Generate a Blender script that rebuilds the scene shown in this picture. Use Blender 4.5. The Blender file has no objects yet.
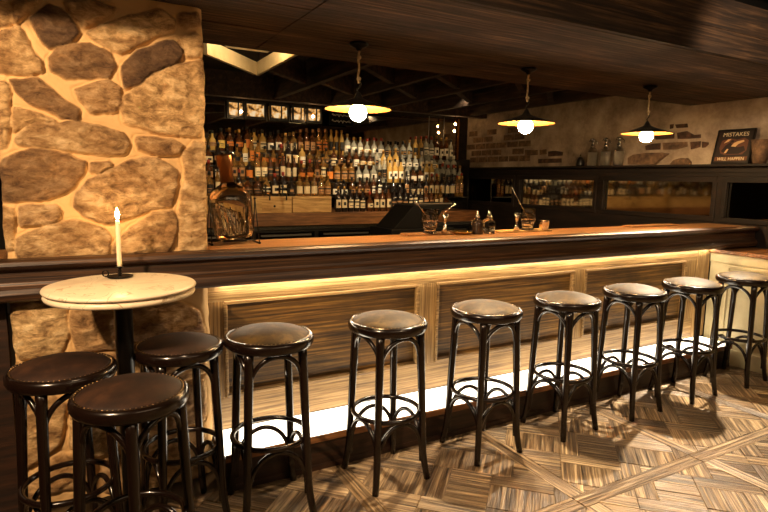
import bpy, bmesh, math, random
import numpy as np
from mathutils import Vector, Matrix
random.seed(7); RNG = np.random.default_rng(5)
SC = bpy.context.scene
COL = SC.collection
PI = math.pi

# ------------------------------------------------------------------ camera
def norm(v): return v / np.linalg.norm(v)
F = 558.65
_X = norm(np.array([1400-384, 256-197, -F])); _Y = norm(np.array([72-384, 256-173, -F])); _Z = np.cross(_X, _Y)
_Z = norm(_Z); _Y = np.cross(_Z, _X)
CM = np.stack([_X, _Y, _Z]); CAMPOS = np.array([0, 0, 1.47])
def at(x, y, X=None, Y=None, Z=None):
    d = CM @ np.array([x-384, 256-y, -F])
    t = X/d[0] if X is not None else (Y/d[1] if Y is not None else (Z-CAMPOS[2])/d[2])
    return CAMPOS + d*t
cam = bpy.data.cameras.new('camera'); cam.lens = F*36/768; cam.sensor_width = 36; cam.clip_start = .05
co = bpy.data.objects.new('camera', cam); COL.objects.link(co)
mw = Matrix([list(CM[0])+[0], list(CM[1])+[0], list(CM[2])+[CAMPOS[2]], [0, 0, 0, 1]]); co.matrix_world = mw
SC.camera = co
SC.view_settings.view_transform = 'Standard'; SC.view_settings.look = 'None'
SC.view_settings.exposure = 0.42; SC.view_settings.gamma = 1; SC.view_settings.use_curve_mapping = False

# ------------------------------------------------------------------ materials
def srgb(r, g, b):
    f = lambda c: c/12.92 if c <= .04045 else ((c+.055)/1.055)**2.4
    return (f(r/255), f(g/255), f(b/255), 1)
def newmat(name):
    m = bpy.data.materials.new(name); m.use_nodes = True
    nt = m.node_tree; b = nt.nodes['Principled BSDF']
    return m, nt, b
def plain(name, col, rough=.5, metal=0, spec=.5, trans=0, ior=1.45, coat=0, emit=None, es=0, sheen=0):
    m, nt, b = newmat(name)
    b.inputs['Base Color'].default_value = col; b.inputs['Roughness'].default_value = rough
    b.inputs['Metallic'].default_value = metal; b.inputs['Specular IOR Level'].default_value = spec
    b.inputs['Transmission Weight'].default_value = trans; b.inputs['IOR'].default_value = ior
    b.inputs['Coat Weight'].default_value = coat; b.inputs['Sheen Weight'].default_value = sheen
    if emit: b.inputs['Emission Color'].default_value = emit; b.inputs['Emission Strength'].default_value = es
    return m
def N(nt, t, **k):
    n = nt.nodes.new(t)
    for a, v in k.items(): setattr(n, a, v)
    return n
def ramp(nt, stops):
    r = N(nt, 'ShaderNodeValToRGB'); e = r.color_ramp.elements
    while len(e) < len(stops): e.new(.5)
    for i, (p, c) in enumerate(stops): e[i].position = p; e[i].color = c
    return r
def wood(name, cols, axis=0, scale=3.0, stretch=14, rough=(.3, .5), bump=.15, coords='Object', blotch=.0, tone=False, fine=1.0, spec=.5):
    m, nt, b = newmat(name); L = nt.links
    tc = N(nt, 'ShaderNodeTexCoord'); mp = N(nt, 'ShaderNodeMapping')
    s = [scale*stretch]*3; s[axis] = scale; mp.inputs['Scale'].default_value = s
    L.new(tc.outputs[coords], mp.inputs['Vector'])
    n1 = N(nt, 'ShaderNodeTexNoise'); n1.inputs['Scale'].default_value = 1; n1.inputs['Detail'].default_value = 9; n1.inputs['Roughness'].default_value = .65; n1.inputs['Distortion'].default_value = .6
    L.new(mp.outputs[0], n1.inputs['Vector'])
    r = ramp(nt, [(.34, cols[0]), (.5, cols[1]), (.64, cols[2])]); L.new(n1.outputs[0], r.inputs[0])
    out = r.outputs[0]
    if blotch:
        n2 = N(nt, 'ShaderNodeTexNoise'); n2.inputs['Scale'].default_value = 3.5; n2.inputs['Detail'].default_value = 4
        L.new(tc.outputs[coords], n2.inputs['Vector'])
        r2 = ramp(nt, [(.35, (1-blotch,)*3+(1,)), (.62, (1, 1, 1, 1))]); L.new(n2.outputs[0], r2.inputs[0])
        mx = N(nt, 'ShaderNodeMix', data_type='RGBA', blend_type='MULTIPLY'); mx.inputs[0].default_value = 1
        L.new(out, mx.inputs[6]); L.new(r2.outputs[0], mx.inputs[7]); out = mx.outputs[2]
    if tone:
        a = N(nt, 'ShaderNodeAttribute', attribute_name='tone')
        mx = N(nt, 'ShaderNodeMix', data_type='RGBA', blend_type='MULTIPLY'); mx.inputs[0].default_value = 1
        L.new(out, mx.inputs[6]); L.new(a.outputs['Color'], mx.inputs[7]); out = mx.outputs[2]
    L.new(out, b.inputs['Base Color'])
    mr = N(nt, 'ShaderNodeMapRange'); mr.inputs[3].default_value = rough[1]; mr.inputs[4].default_value = rough[0]
    L.new(n1.outputs[0], mr.inputs[0]); L.new(mr.outputs[0], b.inputs['Roughness'])
    bp = N(nt, 'ShaderNodeBump'); bp.inputs['Strength'].default_value = bump; bp.inputs['Distance'].default_value = .01*fine
    L.new(n1.outputs[0], bp.inputs['Height']); L.new(bp.outputs[0], b.inputs['Normal'])
    b.inputs['Specular IOR Level'].default_value = spec
    return m
def mottled(name, cols, scale=8, rough=.8, bump=.4, detail=8, dist=.02, attr=None, metal=0, bs=4, lo=.3, hi=.7):
    m, nt, b = newmat(name); L = nt.links
    tc = N(nt, 'ShaderNodeTexCoord'); n1 = N(nt, 'ShaderNodeTexNoise')
    n1.inputs['Scale'].default_value = scale; n1.inputs['Detail'].default_value = detail; n1.inputs['Roughness'].default_value = .65
    L.new(tc.outputs['Object'], n1.inputs['Vector'])
    r = ramp(nt, [(lo, cols[0]), (.5, cols[1]), (hi, cols[2])]); L.new(n1.outputs[0], r.inputs[0]); out = r.outputs[0]
    if attr:
        a = N(nt, 'ShaderNodeAttribute', attribute_name=attr)
        mx = N(nt, 'ShaderNodeMix', data_type='RGBA', blend_type='MULTIPLY'); mx.inputs[0].default_value = 1
        L.new(out, mx.inputs[6]); L.new(a.outputs['Color'], mx.inputs[7]); out = mx.outputs[2]
    L.new(out, b.inputs['Base Color']); b.inputs['Roughness'].default_value = rough; b.inputs['Metallic'].default_value = metal
    n2 = N(nt, 'ShaderNodeTexNoise'); n2.inputs['Scale'].default_value = scale*bs; n2.inputs['Detail'].default_value = 10; n2.inputs['Roughness'].default_value = .7
    L.new(tc.outputs['Object'], n2.inputs['Vector'])
    bp = N(nt, 'ShaderNodeBump'); bp.inputs['Strength'].default_value = bump; bp.inputs['Distance'].default_value = dist
    L.new(n2.outputs[0], bp.inputs['Height']); L.new(bp.outputs[0], b.inputs['Normal'])
    return m

M = {}
M['rail'] = wood('dark_varnished_walnut', [srgb(26, 15, 9), srgb(52, 32, 18), srgb(90, 60, 35)], 0, 2, 60, (.36, .5), .2)
M['counter'] = wood('waxed_counter_oak', [srgb(92, 60, 32), srgb(140, 98, 58), srgb(176, 132, 84)], 0, 2, 50, (.3, .5), .15)
M['frame'] = wood('golden_oak_frame', [srgb(98, 70, 36), srgb(156, 120, 70), srgb(190, 154, 100)], 0, 2.2, 45, (.4, .6), .25, blotch=.25)
M['frame_v'] = wood('golden_oak_stile', [srgb(98, 70, 36), srgb(156, 120, 70), srgb(190, 154, 100)], 2, 2.2, 45, (.4, .6), .25, blotch=.25)
M['panel'] = wood('brown_oak_panel', [srgb(52, 33, 12), srgb(108, 76, 32), srgb(164, 122, 58)], 0, 1.8, 40, (.42, .6), .2, blotch=.5)
M['plinth'] = wood('black_brown_plinth', [srgb(20, 11, 7), srgb(38, 22, 13), srgb(56, 33, 20)], 0, 2, 14, (.4, .55), .15)
M['soffit'] = wood('rough_sawn_timber', [srgb(24, 16, 10), srgb(66, 46, 30), srgb(118, 88, 60)], 0, 1.7, 34, (.6, .8), .8, blotch=.55, tone=True, fine=1.6)
M['joist'] = wood('old_dark_joist', [srgb(28, 18, 11), srgb(52, 34, 20), srgb(78, 54, 33)], 1, 2, 10, (.7, .85), .4)
M['floor'] = wood('worn_oak_parquet', [srgb(38, 27, 18), srgb(128, 104, 76), srgb(206, 180, 144)], 0, 2.0, 30, (.16, .5), 1.0, coords='UV', tone=True, fine=1.7)
M['wainscot'] = wood('dark_wainscot', [srgb(14, 9, 6), srgb(23, 15, 10), srgb(34, 23, 16)], 1, 2, 8, (.6, .75), .08)
M['bent'] = plain('ebonised_bentwood', srgb(20, 10, 6), .22, coat=.2)
M['leather'] = mottled('brown_leather', [srgb(20, 10, 5), srgb(40, 22, 12), srgb(66, 40, 22)], 9, .68, .12, dist=.004)
M['leather_row'] = mottled('worn_olive_leather', [srgb(30, 21, 9), srgb(56, 42, 19), srgb(88, 68, 34)], 12, .62, .15, dist=.004)
M['nail'] = plain('brass_nailheads', srgb(150, 120, 80), .3, 1)
M['iron'] = plain('black_iron', srgb(20, 17, 15), .4, .7)
M['column'] = plain('black_table_column', srgb(14, 11, 10), .35, .3)
M['steel'] = plain('polished_steel', srgb(205, 200, 190), .18, 1)
M['brushed'] = plain('brushed_steel', srgb(120, 116, 110), .4, 1)
M['brass'] = plain('brass', srgb(200, 150, 80), .25, 1)
M['cream'] = mottled('cream_paint', [srgb(176, 160, 118), srgb(196, 180, 138), srgb(206, 192, 152)], 4, .5, .05, dist=.003)
M['wax'] = plain('candle_wax', srgb(232, 214, 180), .45, emit=(1, .6, .25, 1), es=0)
M['wax'].node_tree.nodes['Principled BSDF'].inputs['Subsurface Weight'].default_value = .4
M['black'] = plain('matt_black_plastic', srgb(4, 4, 4), .6, spec=.1)
M['plaster'] = mottled('aged_plaster', [srgb(92, 76, 62), srgb(146, 126, 106), srgb(184, 164, 142)], 3.2, .85, .8, dist=.02, bs=5)
M['brick'] = mottled('dark_brick', [srgb(26, 17, 12), srgb(58, 37, 26), srgb(98, 66, 46)], 14, .9, .6, dist=.01)
M['brick_pale'] = mottled('plastered_brick', [srgb(54, 38, 27), srgb(92, 68, 48), srgb(130, 100, 72)], 14, .9, .7, dist=.012)
M['ceiling'] = wood('blackened_boards', [srgb(14, 10, 8), srgb(22, 16, 12), srgb(34, 25, 18)], 0, 2, 9, (.8, .9), .2)
m, nt, b = newmat('rubble_stone'); L = nt.links
tc = N(nt, 'ShaderNodeTexCoord'); mp = N(nt, 'ShaderNodeMapping'); mp.inputs['Scale'].default_value = (1, 1, 1.9); mp.inputs['Rotation'].default_value = (0, .5, 0)
L.new(tc.outputs['Object'], mp.inputs['Vector'])
n1 = N(nt, 'ShaderNodeTexNoise'); n1.inputs['Scale'].default_value = 13; n1.inputs['Detail'].default_value = 12; n1.inputs['Roughness'].default_value = .72; n1.inputs['Distortion'].default_value = .35
L.new(mp.outputs[0], n1.inputs['Vector'])
n2 = N(nt, 'ShaderNodeTexNoise'); n2.inputs['Scale'].default_value = 70; n2.inputs['Detail'].default_value = 6; n2.inputs['Roughness'].default_value = .7
L.new(mp.outputs[0], n2.inputs['Vector'])
r = ramp(nt, [(.34, srgb(128, 100, 70)), (.5, srgb(214, 190, 154)), (.62, srgb(250, 236, 210))]); L.new(n1.outputs[0], r.inputs[0])
at1 = N(nt, 'ShaderNodeAttribute', attribute_name='tone')
mk = N(nt, 'ShaderNodeMix', data_type='RGBA'); L.new(at1.outputs['Alpha'], mk.inputs[0]); mk.inputs[6].default_value = srgb(216, 196, 164); L.new(r.outputs[0], mk.inputs[7])
mx = N(nt, 'ShaderNodeMix', data_type='RGBA', blend_type='MULTIPLY'); mx.inputs[0].default_value = 1
L.new(mk.outputs[2], mx.inputs[6]); L.new(at1.outputs['Color'], mx.inputs[7]); L.new(mx.outputs[2], b.inputs['Base Color']); b.inputs['Roughness'].default_value = .85
ad = N(nt, 'ShaderNodeMath', operation='MULTIPLY_ADD'); L.new(n2.outputs[0], ad.inputs[0]); ad.inputs[1].default_value = .35; L.new(n1.outputs[0], ad.inputs[2])
ms = N(nt, 'ShaderNodeMath', operation='MULTIPLY_ADD'); L.new(at1.outputs['Alpha'], ms.inputs[0]); ms.inputs[1].default_value = .8; ms.inputs[2].default_value = .2
bp = N(nt, 'ShaderNodeBump'); bp.inputs['Distance'].default_value = .035; L.new(ms.outputs[0], bp.inputs['Strength']); L.new(ad.outputs[0], bp.inputs['Height']); L.new(bp.outputs[0], b.inputs['Normal'])
M['stone'] = m
M['pillar_side'] = mottled('rubble_side', [srgb(90, 70, 50), srgb(130, 105, 75), srgb(160, 135, 100)], 8, .9, .8, dist=.02)
M['pine'] = wood('pale_pine', [srgb(150, 112, 58), srgb(196, 154, 92), srgb(220, 182, 120)], 0, 4, 12, (.5, .65), .1)
M['backwood'] = wood('back_bar_slab', [srgb(84, 52, 28), srgb(128, 84, 48), srgb(160, 112, 68)], 0, 3, 14, (.35, .5), .1)
M['dark'] = plain('dark_lacquer', srgb(16, 12, 10), .35)
M['fridge'] = plain('black_fridge_door', srgb(12, 12, 13), .12)
M['mirror'] = plain('foxed_mirror', (.55, .5, .42, 1), .04, 1)
M['wallmirror'] = plain('aged_mirror_glass', (.42, .38, .31, 1), .05, 1)
M['bulb'] = plain('glowing_bulb', (1, .8, .5, 1), .3, emit=(1, .66, .3, 1), es=420)
M['spark'] = plain('small_glowing_bulb', (1, .8, .5, 1), .3, emit=(1, .6, .25, 1), es=60)
M['flame'] = plain('candle_flame', (1, .7, .3, 1), .5, emit=(1, .62, .25, 1), es=260)
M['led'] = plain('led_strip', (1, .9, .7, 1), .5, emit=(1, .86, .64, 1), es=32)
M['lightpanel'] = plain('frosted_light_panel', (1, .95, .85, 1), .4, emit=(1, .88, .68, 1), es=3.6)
M['shade_in'] = plain('cream_enamel', srgb(150, 96, 46), .5)
M['shade_out'] = plain('black_enamel', srgb(22, 20, 18), .3)
M['rope'] = mottled('hemp_rope', [srgb(120, 98, 66), srgb(176, 150, 110), srgb(206, 182, 140)], 60, .9, .5, dist=.004)
M['glass'] = plain('clear_glass', (.98, .97, .95, 1), .02, trans=1, ior=1.3)
M['amberglass'] = plain('smoky_amber_glass', (.95, .88, .76, 1), .03, trans=1, ior=1.35)
M['frost'] = plain('milky_soda', (.60, .54, .43, 1), .3, trans=.6)
M['cork'] = mottled('cork', [srgb(96, 62, 34), srgb(142, 98, 58), srgb(170, 124, 78)], 40, .8, .3, dist=.003)
M['copper'] = plain('copper_foil', srgb(120, 76, 38), .35, .8)
M['transom'] = plain('painted_reflection_glass', srgb(80, 54, 22), .5, emit=(1, .48, .14, 1), es=.35)  # glow put into the material in place of a reflection
# marble
m, nt, b = newmat('veined_marble'); L = nt.links
tc = N(nt, 'ShaderNodeTexCoord'); n1 = N(nt, 'ShaderNodeTexNoise'); n1.inputs['Scale'].default_value = 5; n1.inputs['Detail'].default_value = 8; n1.inputs['Distortion'].default_value = 1.5
L.new(tc.outputs['Object'], n1.inputs['Vector'])
r = ramp(nt, [(.3, srgb(206, 186, 156)), (.49, srgb(228, 210, 180)), (.5, srgb(168, 140, 106)), (.515, srgb(226, 208, 178)), (.75, srgb(212, 192, 162))])
L.new(n1.outputs[0], r.inputs[0]); L.new(r.outputs[0], b.inputs['Base Color']); b.inputs['Roughness'].default_value = .3
M['marble'] = m

for k_ in ('leather', 'leather_row', 'wainscot'): M[k_].node_tree.nodes['Principled BSDF'].inputs['Specular IOR Level'].default_value = .28
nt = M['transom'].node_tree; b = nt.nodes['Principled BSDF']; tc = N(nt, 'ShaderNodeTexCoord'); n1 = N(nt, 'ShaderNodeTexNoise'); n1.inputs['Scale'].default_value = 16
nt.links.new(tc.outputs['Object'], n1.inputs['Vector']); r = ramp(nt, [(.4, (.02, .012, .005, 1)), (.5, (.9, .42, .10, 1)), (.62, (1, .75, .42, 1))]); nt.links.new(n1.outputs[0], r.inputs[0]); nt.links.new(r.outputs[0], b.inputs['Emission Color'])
b.inputs['Emission Strength'].default_value = .6  # noise-patterned emission paints the broken reflections in the panes
# ------------------------------------------------------------------ mesh builder
class MB:
    def __init__(s): s.v = []; s.f = []; s.sm = []; s.mi = []; s.cur = 0
    def add(s, vs, fs, smooth=False, mi=None):
        o = len(s.v); s.v += [tuple(map(float, p)) for p in vs]
        for f in fs: s.f.append(tuple(i+o for i in f)); s.sm.append(smooth); s.mi.append(s.cur if mi is None else mi)
        return s
    def box(s, x0, x1, y0, y1, z0, z1, mi=None, M=None):
        vs = [(x, y, z) for z in (z0, z1) for y in (y0, y1) for x in (x0, x1)]
        if M is not None: vs = [M @ Vector(v) for v in vs]
        return s.add(vs, [(0, 2, 3, 1), (4, 5, 7, 6), (0, 1, 5, 4), (2, 6, 7, 3), (0, 4, 6, 2), (1, 3, 7, 5)], mi=mi)
    def tube(s, pts, rad, n=10, closed=False, mi=None, cap=True):
        pts = [Vector(p) for p in pts]; m_ = len(pts)
        rads = rad if isinstance(rad, (list, tuple)) else [rad]*m_
        vs = []; fs = []; up = None
        for i, p in enumerate(pts):
            if closed: t = pts[(i+1) % m_]-pts[i-1]
            else: t = pts[min(i+1, m_-1)]-pts[max(i-1, 0)]
            t.normalize()
            if up is None: up = t.orthogonal().normalized()
            else:
                up = up-t*up.dot(t)
                up = up.normalized() if up.length > 1e-6 else t.orthogonal().normalized()
            w = t.cross(up)
            for k in range(n):
                a = 2*PI*k/n; vs.append(p+(up*math.cos(a)+w*math.sin(a))*rads[i])
        rng = m_ if closed else m_-1
        for i in range(rng):
            j = (i+1) % m_
            for k in range(n): k2 = (k+1) % n; fs.append((i*n+k, i*n+k2, j*n+k2, j*n+k))
        s.add(vs, fs, True, mi)
        if not closed and cap:
            s.add(vs[:n], [tuple(reversed(range(n)))], False, mi); s.add(vs[-n:], [tuple(range(n))], False, mi)
        return s
    def lathe(s, prof, n=24, c=(0, 0, 0), smooth=True, mi=None, M=None):
        vs = []; fs = []; m_ = len(prof)
        for r, z in prof:
            for k in range(n):
                a = 2*PI*k/n; v = Vector((r*math.cos(a), r*math.sin(a), z))
                if M is not None: v = M @ v
                vs.append((v[0]+c[0], v[1]+c[1], v[2]+c[2]))
        for i in range(m_-1):
            for k in range(n): k2 = (k+1) % n; fs.append((i*n+k, i*n+k2, (i+1)*n+k2, (i+1)*n+k))
        return s.add(vs, fs, smooth, mi)
    def prism(s, poly, d0, d1, plane='xz', mi=None):
        f = {'xz': lambda a, b, d: (a, d, b), 'yz': lambda a, b, d: (d, a, b), 'xy': lambda a, b, d: (a, b, d)}[plane]
        n = len(poly); vs = [f(a, b, d0) for a, b in poly]+[f(a, b, d1) for a, b in poly]
        fs = [tuple(range(n)), tuple(reversed(range(n, 2*n)))]+[(i, i+n, (i+1) % n+n, (i+1) % n) for i in range(n)]
        return s.add(vs, fs, mi=mi)
    def mesh(s, name, mats):
        me = bpy.data.meshes.new(name); me.from_pydata(s.v, [], s.f)
        for m_ in (mats if isinstance(mats, (list, tuple)) else [mats]): me.materials.append(M[m_] if isinstance(m_, str) else m_)
        me.polygons.foreach_set('use_smooth', s.sm); me.polygons.foreach_set('material_index', s.mi)
        bm = bmesh.new(); bm.from_mesh(me); bmesh.ops.remove_doubles(bm, verts=bm.verts, dist=1e-6); bmesh.ops.recalc_face_normals(bm, faces=bm.faces); bm.to_mesh(me); bm.free()
        me.update(); return me
    def build(s, name, mats, parent=None, bevel=0, loc=None, rot=None, kind=None, label=None, cat=None, group=None):
        return put(name, s.mesh(name, mats), parent, bevel, loc, rot, kind, label, cat, group)
def put(name, me, parent=None, bevel=0, loc=None, rot=None, kind=None, label=None, cat=None, group=None):
    o = bpy.data.objects.new(name, me); COL.objects.link(o)
    if parent: o.parent = parent
    if loc is not None: o.location = loc
    if rot is not None: o.rotation_euler = rot
    if bevel:
        b = o.modifiers.new('bevel', 'BEVEL'); b.width = bevel; b.segments = 2; b.limit_method = 'ANGLE'; b.angle_limit = .7
    tag(o, label, cat, group, kind); return o
def tag(o, label=None, cat=None, group=None, kind=None):
    if label: o['label'] = label
    if cat: o['category'] = cat
    if group: o['group'] = group
    if kind: o['kind'] = kind
    return o
def thing(name, label, cat, loc=(0, 0, 0), rz=0, group=None):
    o = bpy.data.objects.new(name, None); COL.objects.link(o); o.location = loc; o.rotation_euler = (0, 0, rz)
    o.empty_display_size = .1
    return tag(o, label, cat, group)
def copy_tree(o, parent=None):
    c = o.copy(); COL.objects.link(c); c.parent = parent
    for ch in list(o.children): copy_tree(ch, c)
    return c
def arc(c, r, a0, a1, n, f): return [f(c, r, a0+(a1-a0)*i/(n-1)) for i in range(n)]

# ------------------------------------------------------------------ floor: framed parquet squares woven at 45 degrees
def clip(poly, a, b_, keep):
    out = []
    for i in range(len(poly)):
        p, q = poly[i], poly[(i+1) % len(poly)]
        dp = p[a]-b_ if keep > 0 else b_-p[a]; dq = q[a]-b_ if keep > 0 else b_-q[a]
        if dp >= 0: out.append(p)
        if dp*dq < 0:
            t = dp/(dp-dq); out.append((p[0]+(q[0]-p[0])*t, p[1]+(q[1]-p[1])*t))
    return out
def floor():
    V = []; Fc = []; UV = []; T = []
    tones = [(1, 1, 1), (.8, .76, .72), (1.15, 1.12, 1.06), (.62, .58, .53), (.92, .88, .82), (1.05, 1, .92), (.72, .68, .62), (1.3, 1.27, 1.2), (.45, .41, .37), (1, .96, .9)]
    def plank(poly, ang, z=None):
        if len(poly) < 3: return
        A = abs(sum(poly[i][0]*poly[(i+1) % len(poly)][1]-poly[(i+1) % len(poly)][0]*poly[i][1] for i in range(len(poly))))/2
        if A < 2e-4: return
        cx = sum(p[0] for p in poly)/len(poly); cy = sum(p[1] for p in poly)/len(poly)
        z = random.uniform(-.0015, .0015); t = random.choice(tones); ou = random.uniform(0, 50); ov = random.uniform(0, 50)
        ca, sa = math.cos(ang), math.sin(ang); g = .0022
        n = len(poly); o = len(V)
        tx, ty = random.uniform(-.004, .004), random.uniform(-.004, .004)
        inner = []
        for x, y in poly:
            dx, dy = x-cx, y-cy; l = math.hypot(dx, dy); k = max(0, (l-g*1.6)/l)
            inner.append((cx+dx*k, cy+dy*k))
        for x, y in inner: V.append((x, y, z+tx*(x-cx)+ty*(y-cy)))
        for x, y in poly: V.append((x, y, -.004))
        fs = [tuple(range(o, o+n))]+[(o+i, o+i+n, o+(i+1) % n+n, o+(i+1) % n) for i in range(n)]
        for f in fs:
            Fc.append(f); T.append(t)
            UV.extend([((V[i][0]*ca+V[i][1]*sa)+ou, (-V[i][0]*sa+V[i][1]*ca)+ov) for i in f])
    S = .9; fw = .085; X0, Y0 = 2.02, 1.66
    xs = [X0+S*i for i in range(-5, 5)]; ys = [Y0+S*i for i in range(-3, 1)]
    c45 = math.sqrt(.5); w = .1
    for gx in xs:
        for gy in ys:
            x0, x1, y0, y1 = gx+fw/2, gx+S-fw/2, gy+fw/2, gy+S-fw/2
            # frame boards
            plank([(gx-fw/2, gy+fw/2), (gx+fw/2, gy+fw/2), (gx+fw/2, gy+S-fw/2), (gx-fw/2, gy+S-fw/2)], PI/2)
            plank([(gx-fw/2, gy-fw/2), (gx+S-fw/2, gy-fw/2), (gx+S-fw/2, gy+fw/2), (gx-fw/2, gy+fw/2)], 0)
            cx, cy = (x0+x1)/2, (y0+y1)/2
            def rect(u0, u1, v0, v1, ang):
                p = [(cx+(u*c45-v*c45), cy+(u*c45+v*c45)) for u, v in ((u0, v0), (u1, v0), (u1, v1), (u0, v1))]
                for a, b_, k in ((0, x0, 1), (0, x1, -1), (1, y0, 1), (1, y1, -1)):
                    p = clip(p, a, b_, k)
                    if len(p) < 3: return
                plank(p, ang)
            c = 2*w+w  # cell: woven strip + two fillers
            for i in range(-3, 4):
                for j in range(-3, 4):
                    u, v = i*c, j*c
                    # long strips alternate over and under
                    if (i+j) % 2: rect(u, u+w, v-2*w, v+w, 3*PI/4); rect(u-2*w, u, v, v+w, PI/4)
                    else: rect(u-2*w, u+w, v, v+w, PI/4); rect(u, u+w, v-2*w, v, 3*PI/4)
                    for k in range(2):
                        if (i+j) % 2: rect(u-2*w, u, v-2*w+k*w, v-w+k*w, PI/4)
                        else: rect(u-2*w+k*w, u-w+k*w, v-2*w, v, 3*PI/4)
    o = len(V); V.extend([(-4, -2, -.006), (6, -2, -.006), (6, 8, -.006), (-4, 8, -.006)]); Fc.append((o, o+1, o+2, o+3)); T.append((.2, .2, .2)); UV.extend([(0, 0)]*4)
    # behind the bar: plain boards
    me = bpy.data.meshes.new('floor'); me.from_pydata(V, [], Fc); me.materials.append(M['floor'])
    uv = me.uv_layers.new(name='UVMap'); uv.data.foreach_set('uv', [c for p in UV for c in p])
    at_ = me.attributes.new('tone', 'FLOAT_COLOR', 'FACE'); at_.data.foreach_set('color', [c for t in T for c in (*t, 1)])
    me.update(); put('floor', me, kind='structure')
floor()

# ------------------------------------------------------------------ rubble stone pillar
YP = 2.70
def to_xz(poly, s, ox, oy):
    return np.array([[at(ox+x/s, oy+y/s, Y=YP)[0], at(ox+x/s, oy+y/s, Y=YP)[2]] for x, y in poly])
stones = []
def st(col, *p, s=1.971, ox=0, oy=0): stones.append((col, to_xz(p, s, ox, oy)))
TAN = (.98, .77, .50); LT = (1.1, .92, .64); MID = (.70, .51, .32); DK = (.34, .23, .14); VD = (.18, .115, .07)
st(VD, (55, 38), (100, 8), (135, 28), (157, 68), (140, 85), (95, 93), (75, 70))
st(MID, (128, 5), (180, 0), (228, 15), (215, 30), (165, 55), (150, 40))
st(TAN, (170, 68), (240, 35), (320, 18), (345, 40), (340, 60), (235, 105), (200, 88))
st(MID, (352, 30), (390, 25), (395, 48), (365, 58), (354, 48))
st(DK, (95, 110), (115, 92), (180, 88), (215, 105), (228, 130), (215, 150), (130, 155), (105, 140))
st(VD, (240, 130), (270, 100), (340, 80), (360, 95), (350, 120), (260, 170), (245, 172))
st(TAN, (350, 78), (385, 65), (402, 90), (402, 112), (366, 112))
st(TAN, (245, 190), (300, 150), (350, 125), (405, 118), (403, 245), (390, 270), (300, 260), (245, 240), (238, 215))
st(MID, (148, 178), (210, 155), (235, 170), (240, 200), (230, 220), (180, 222), (160, 200))
st(TAN, (5, 65), (35, 50), (55, 85), (80, 120), (85, 140), (60, 148), (0, 140), (-20, 100))
st(DK, (20, 155), (75, 158), (110, 185), (155, 215), (155, 238), (120, 232), (60, 205), (30, 180))
st(TAN, (-25, 160), (14, 160), (19, 240), (12, 290), (-25, 290))
st(TAN, (30, 215), (70, 225), (110, 240), (60, 245), (28, 258), (26, 230))
st((.85, .68, .47), (30, 270), (70, 244), (160, 240), (245, 262), (255, 285), (245, 305), (150, 300), (35, 283))
st(MID, (268, 270), (340, 275), (358, 285), (355, 305), (310, 305), (270, 295))
st(DK, (10, 310), (60, 292), (130, 305), (168, 320), (165, 345), (130, 380), (60, 397), (-15, 395), (-20, 340))
st(MID, (178, 322), (215, 320), (220, 330), (195, 343), (180, 340))
st((.8, .62, .42), (150, 380), (185, 350), (260, 315), (310, 312), (348, 340), (348, 370), (335, 405), (260, 425), (215, 440), (165, 425), (148, 405))
st((.85, .68, .47), (362, 300), (385, 280), (408, 285), (408, 495), (355, 495), (350, 420), (362, 360))
st((.75, .58, .4), (35, 408), (115, 402), (122, 415), (115, 440), (40, 445))
st(TAN, (-25, 405), (25, 410), (28, 495), (-20, 500))
st((.82, .66, .46), (35, 470), (95, 445), (150, 435), (205, 450), (220, 470), (210, 510), (35, 515))
st((.72, .55, .36), (245, 460), (300, 420), (335, 415), (348, 435), (345, 475), (320, 510), (225, 510), (225, 480))
st(TAN, (-20, 0), (15, 0), (20, 45), (-10, 60)); st(TAN, (22, 2), (85, -2), (60, 20), (27, 46))
for c_, p in ((LT, ((20, 108), (75, 103), (128, 108), (133, 150), (120, 200), (40, 212), (22, 190))), (MID, ((140, 113), (230, 116), (238, 190), (150, 198), (140, 160))),
              (MID, ((246, 115), (350, 103), (385, 118), (398, 165), (330, 172), (250, 176))), (TAN, ((22, 222), (118, 212), (128, 240), (120, 268), (24, 272))),
              (TAN, ((24, 283), (90, 277), (130, 300), (120, 380), (60, 420), (28, 446))), (MID, ((140, 208), (236, 200), (240, 262), (190, 290), (136, 286))),
              (TAN, ((250, 186), (330, 182), (398, 175), (402, 240), (340, 262), (252, 258))), (LT, ((145, 298), (236, 292), (242, 372), (190, 400), (138, 388))),
              (MID, ((252, 270), (400, 255), (402, 330), (330, 352), (254, 345))), (TAN, ((255, 356), (330, 362), (398, 342), (400, 420), (330, 440), (258, 428))),
              (TAN, ((34, 455), (70, 430), (120, 396), (185, 410), (190, 455), (36, 490))), (MID, ((200, 412), (244, 392), (252, 436), (248, 480), (204, 470))),
              (TAN, ((262, 440), (330, 450), (400, 432), (400, 500), (262, 505)))):
    st(c_, *p, s=1.954, ox=0, oy=250)
def noise2(x, y, sc, seed=0, octs=5):
    rs = np.random.default_rng(seed); out = np.zeros_like(x); amp = 1; f = sc
    for o in range(octs):
        g = rs.random((64, 64)); a = (x*f) % 64; b_ = (y*f) % 64
        i = np.floor(a).astype(int); j = np.floor(b_).astype(int); fa = a-i; fb = b_-j
        fa = fa*fa*(3-2*fa); fb = fb*fb*(3-2*fb); i2 = (i+1) % 64; j2 = (j+1) % 64; i %= 64; j %= 64
        out += amp*((g[i, j]*(1-fa)+g[i2, j]*fa)*(1-fb)+(g[i, j2]*(1-fa)+g[i2, j2]*fa)*fb-.5); amp *= .5; f *= 2.03
    return out
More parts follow.
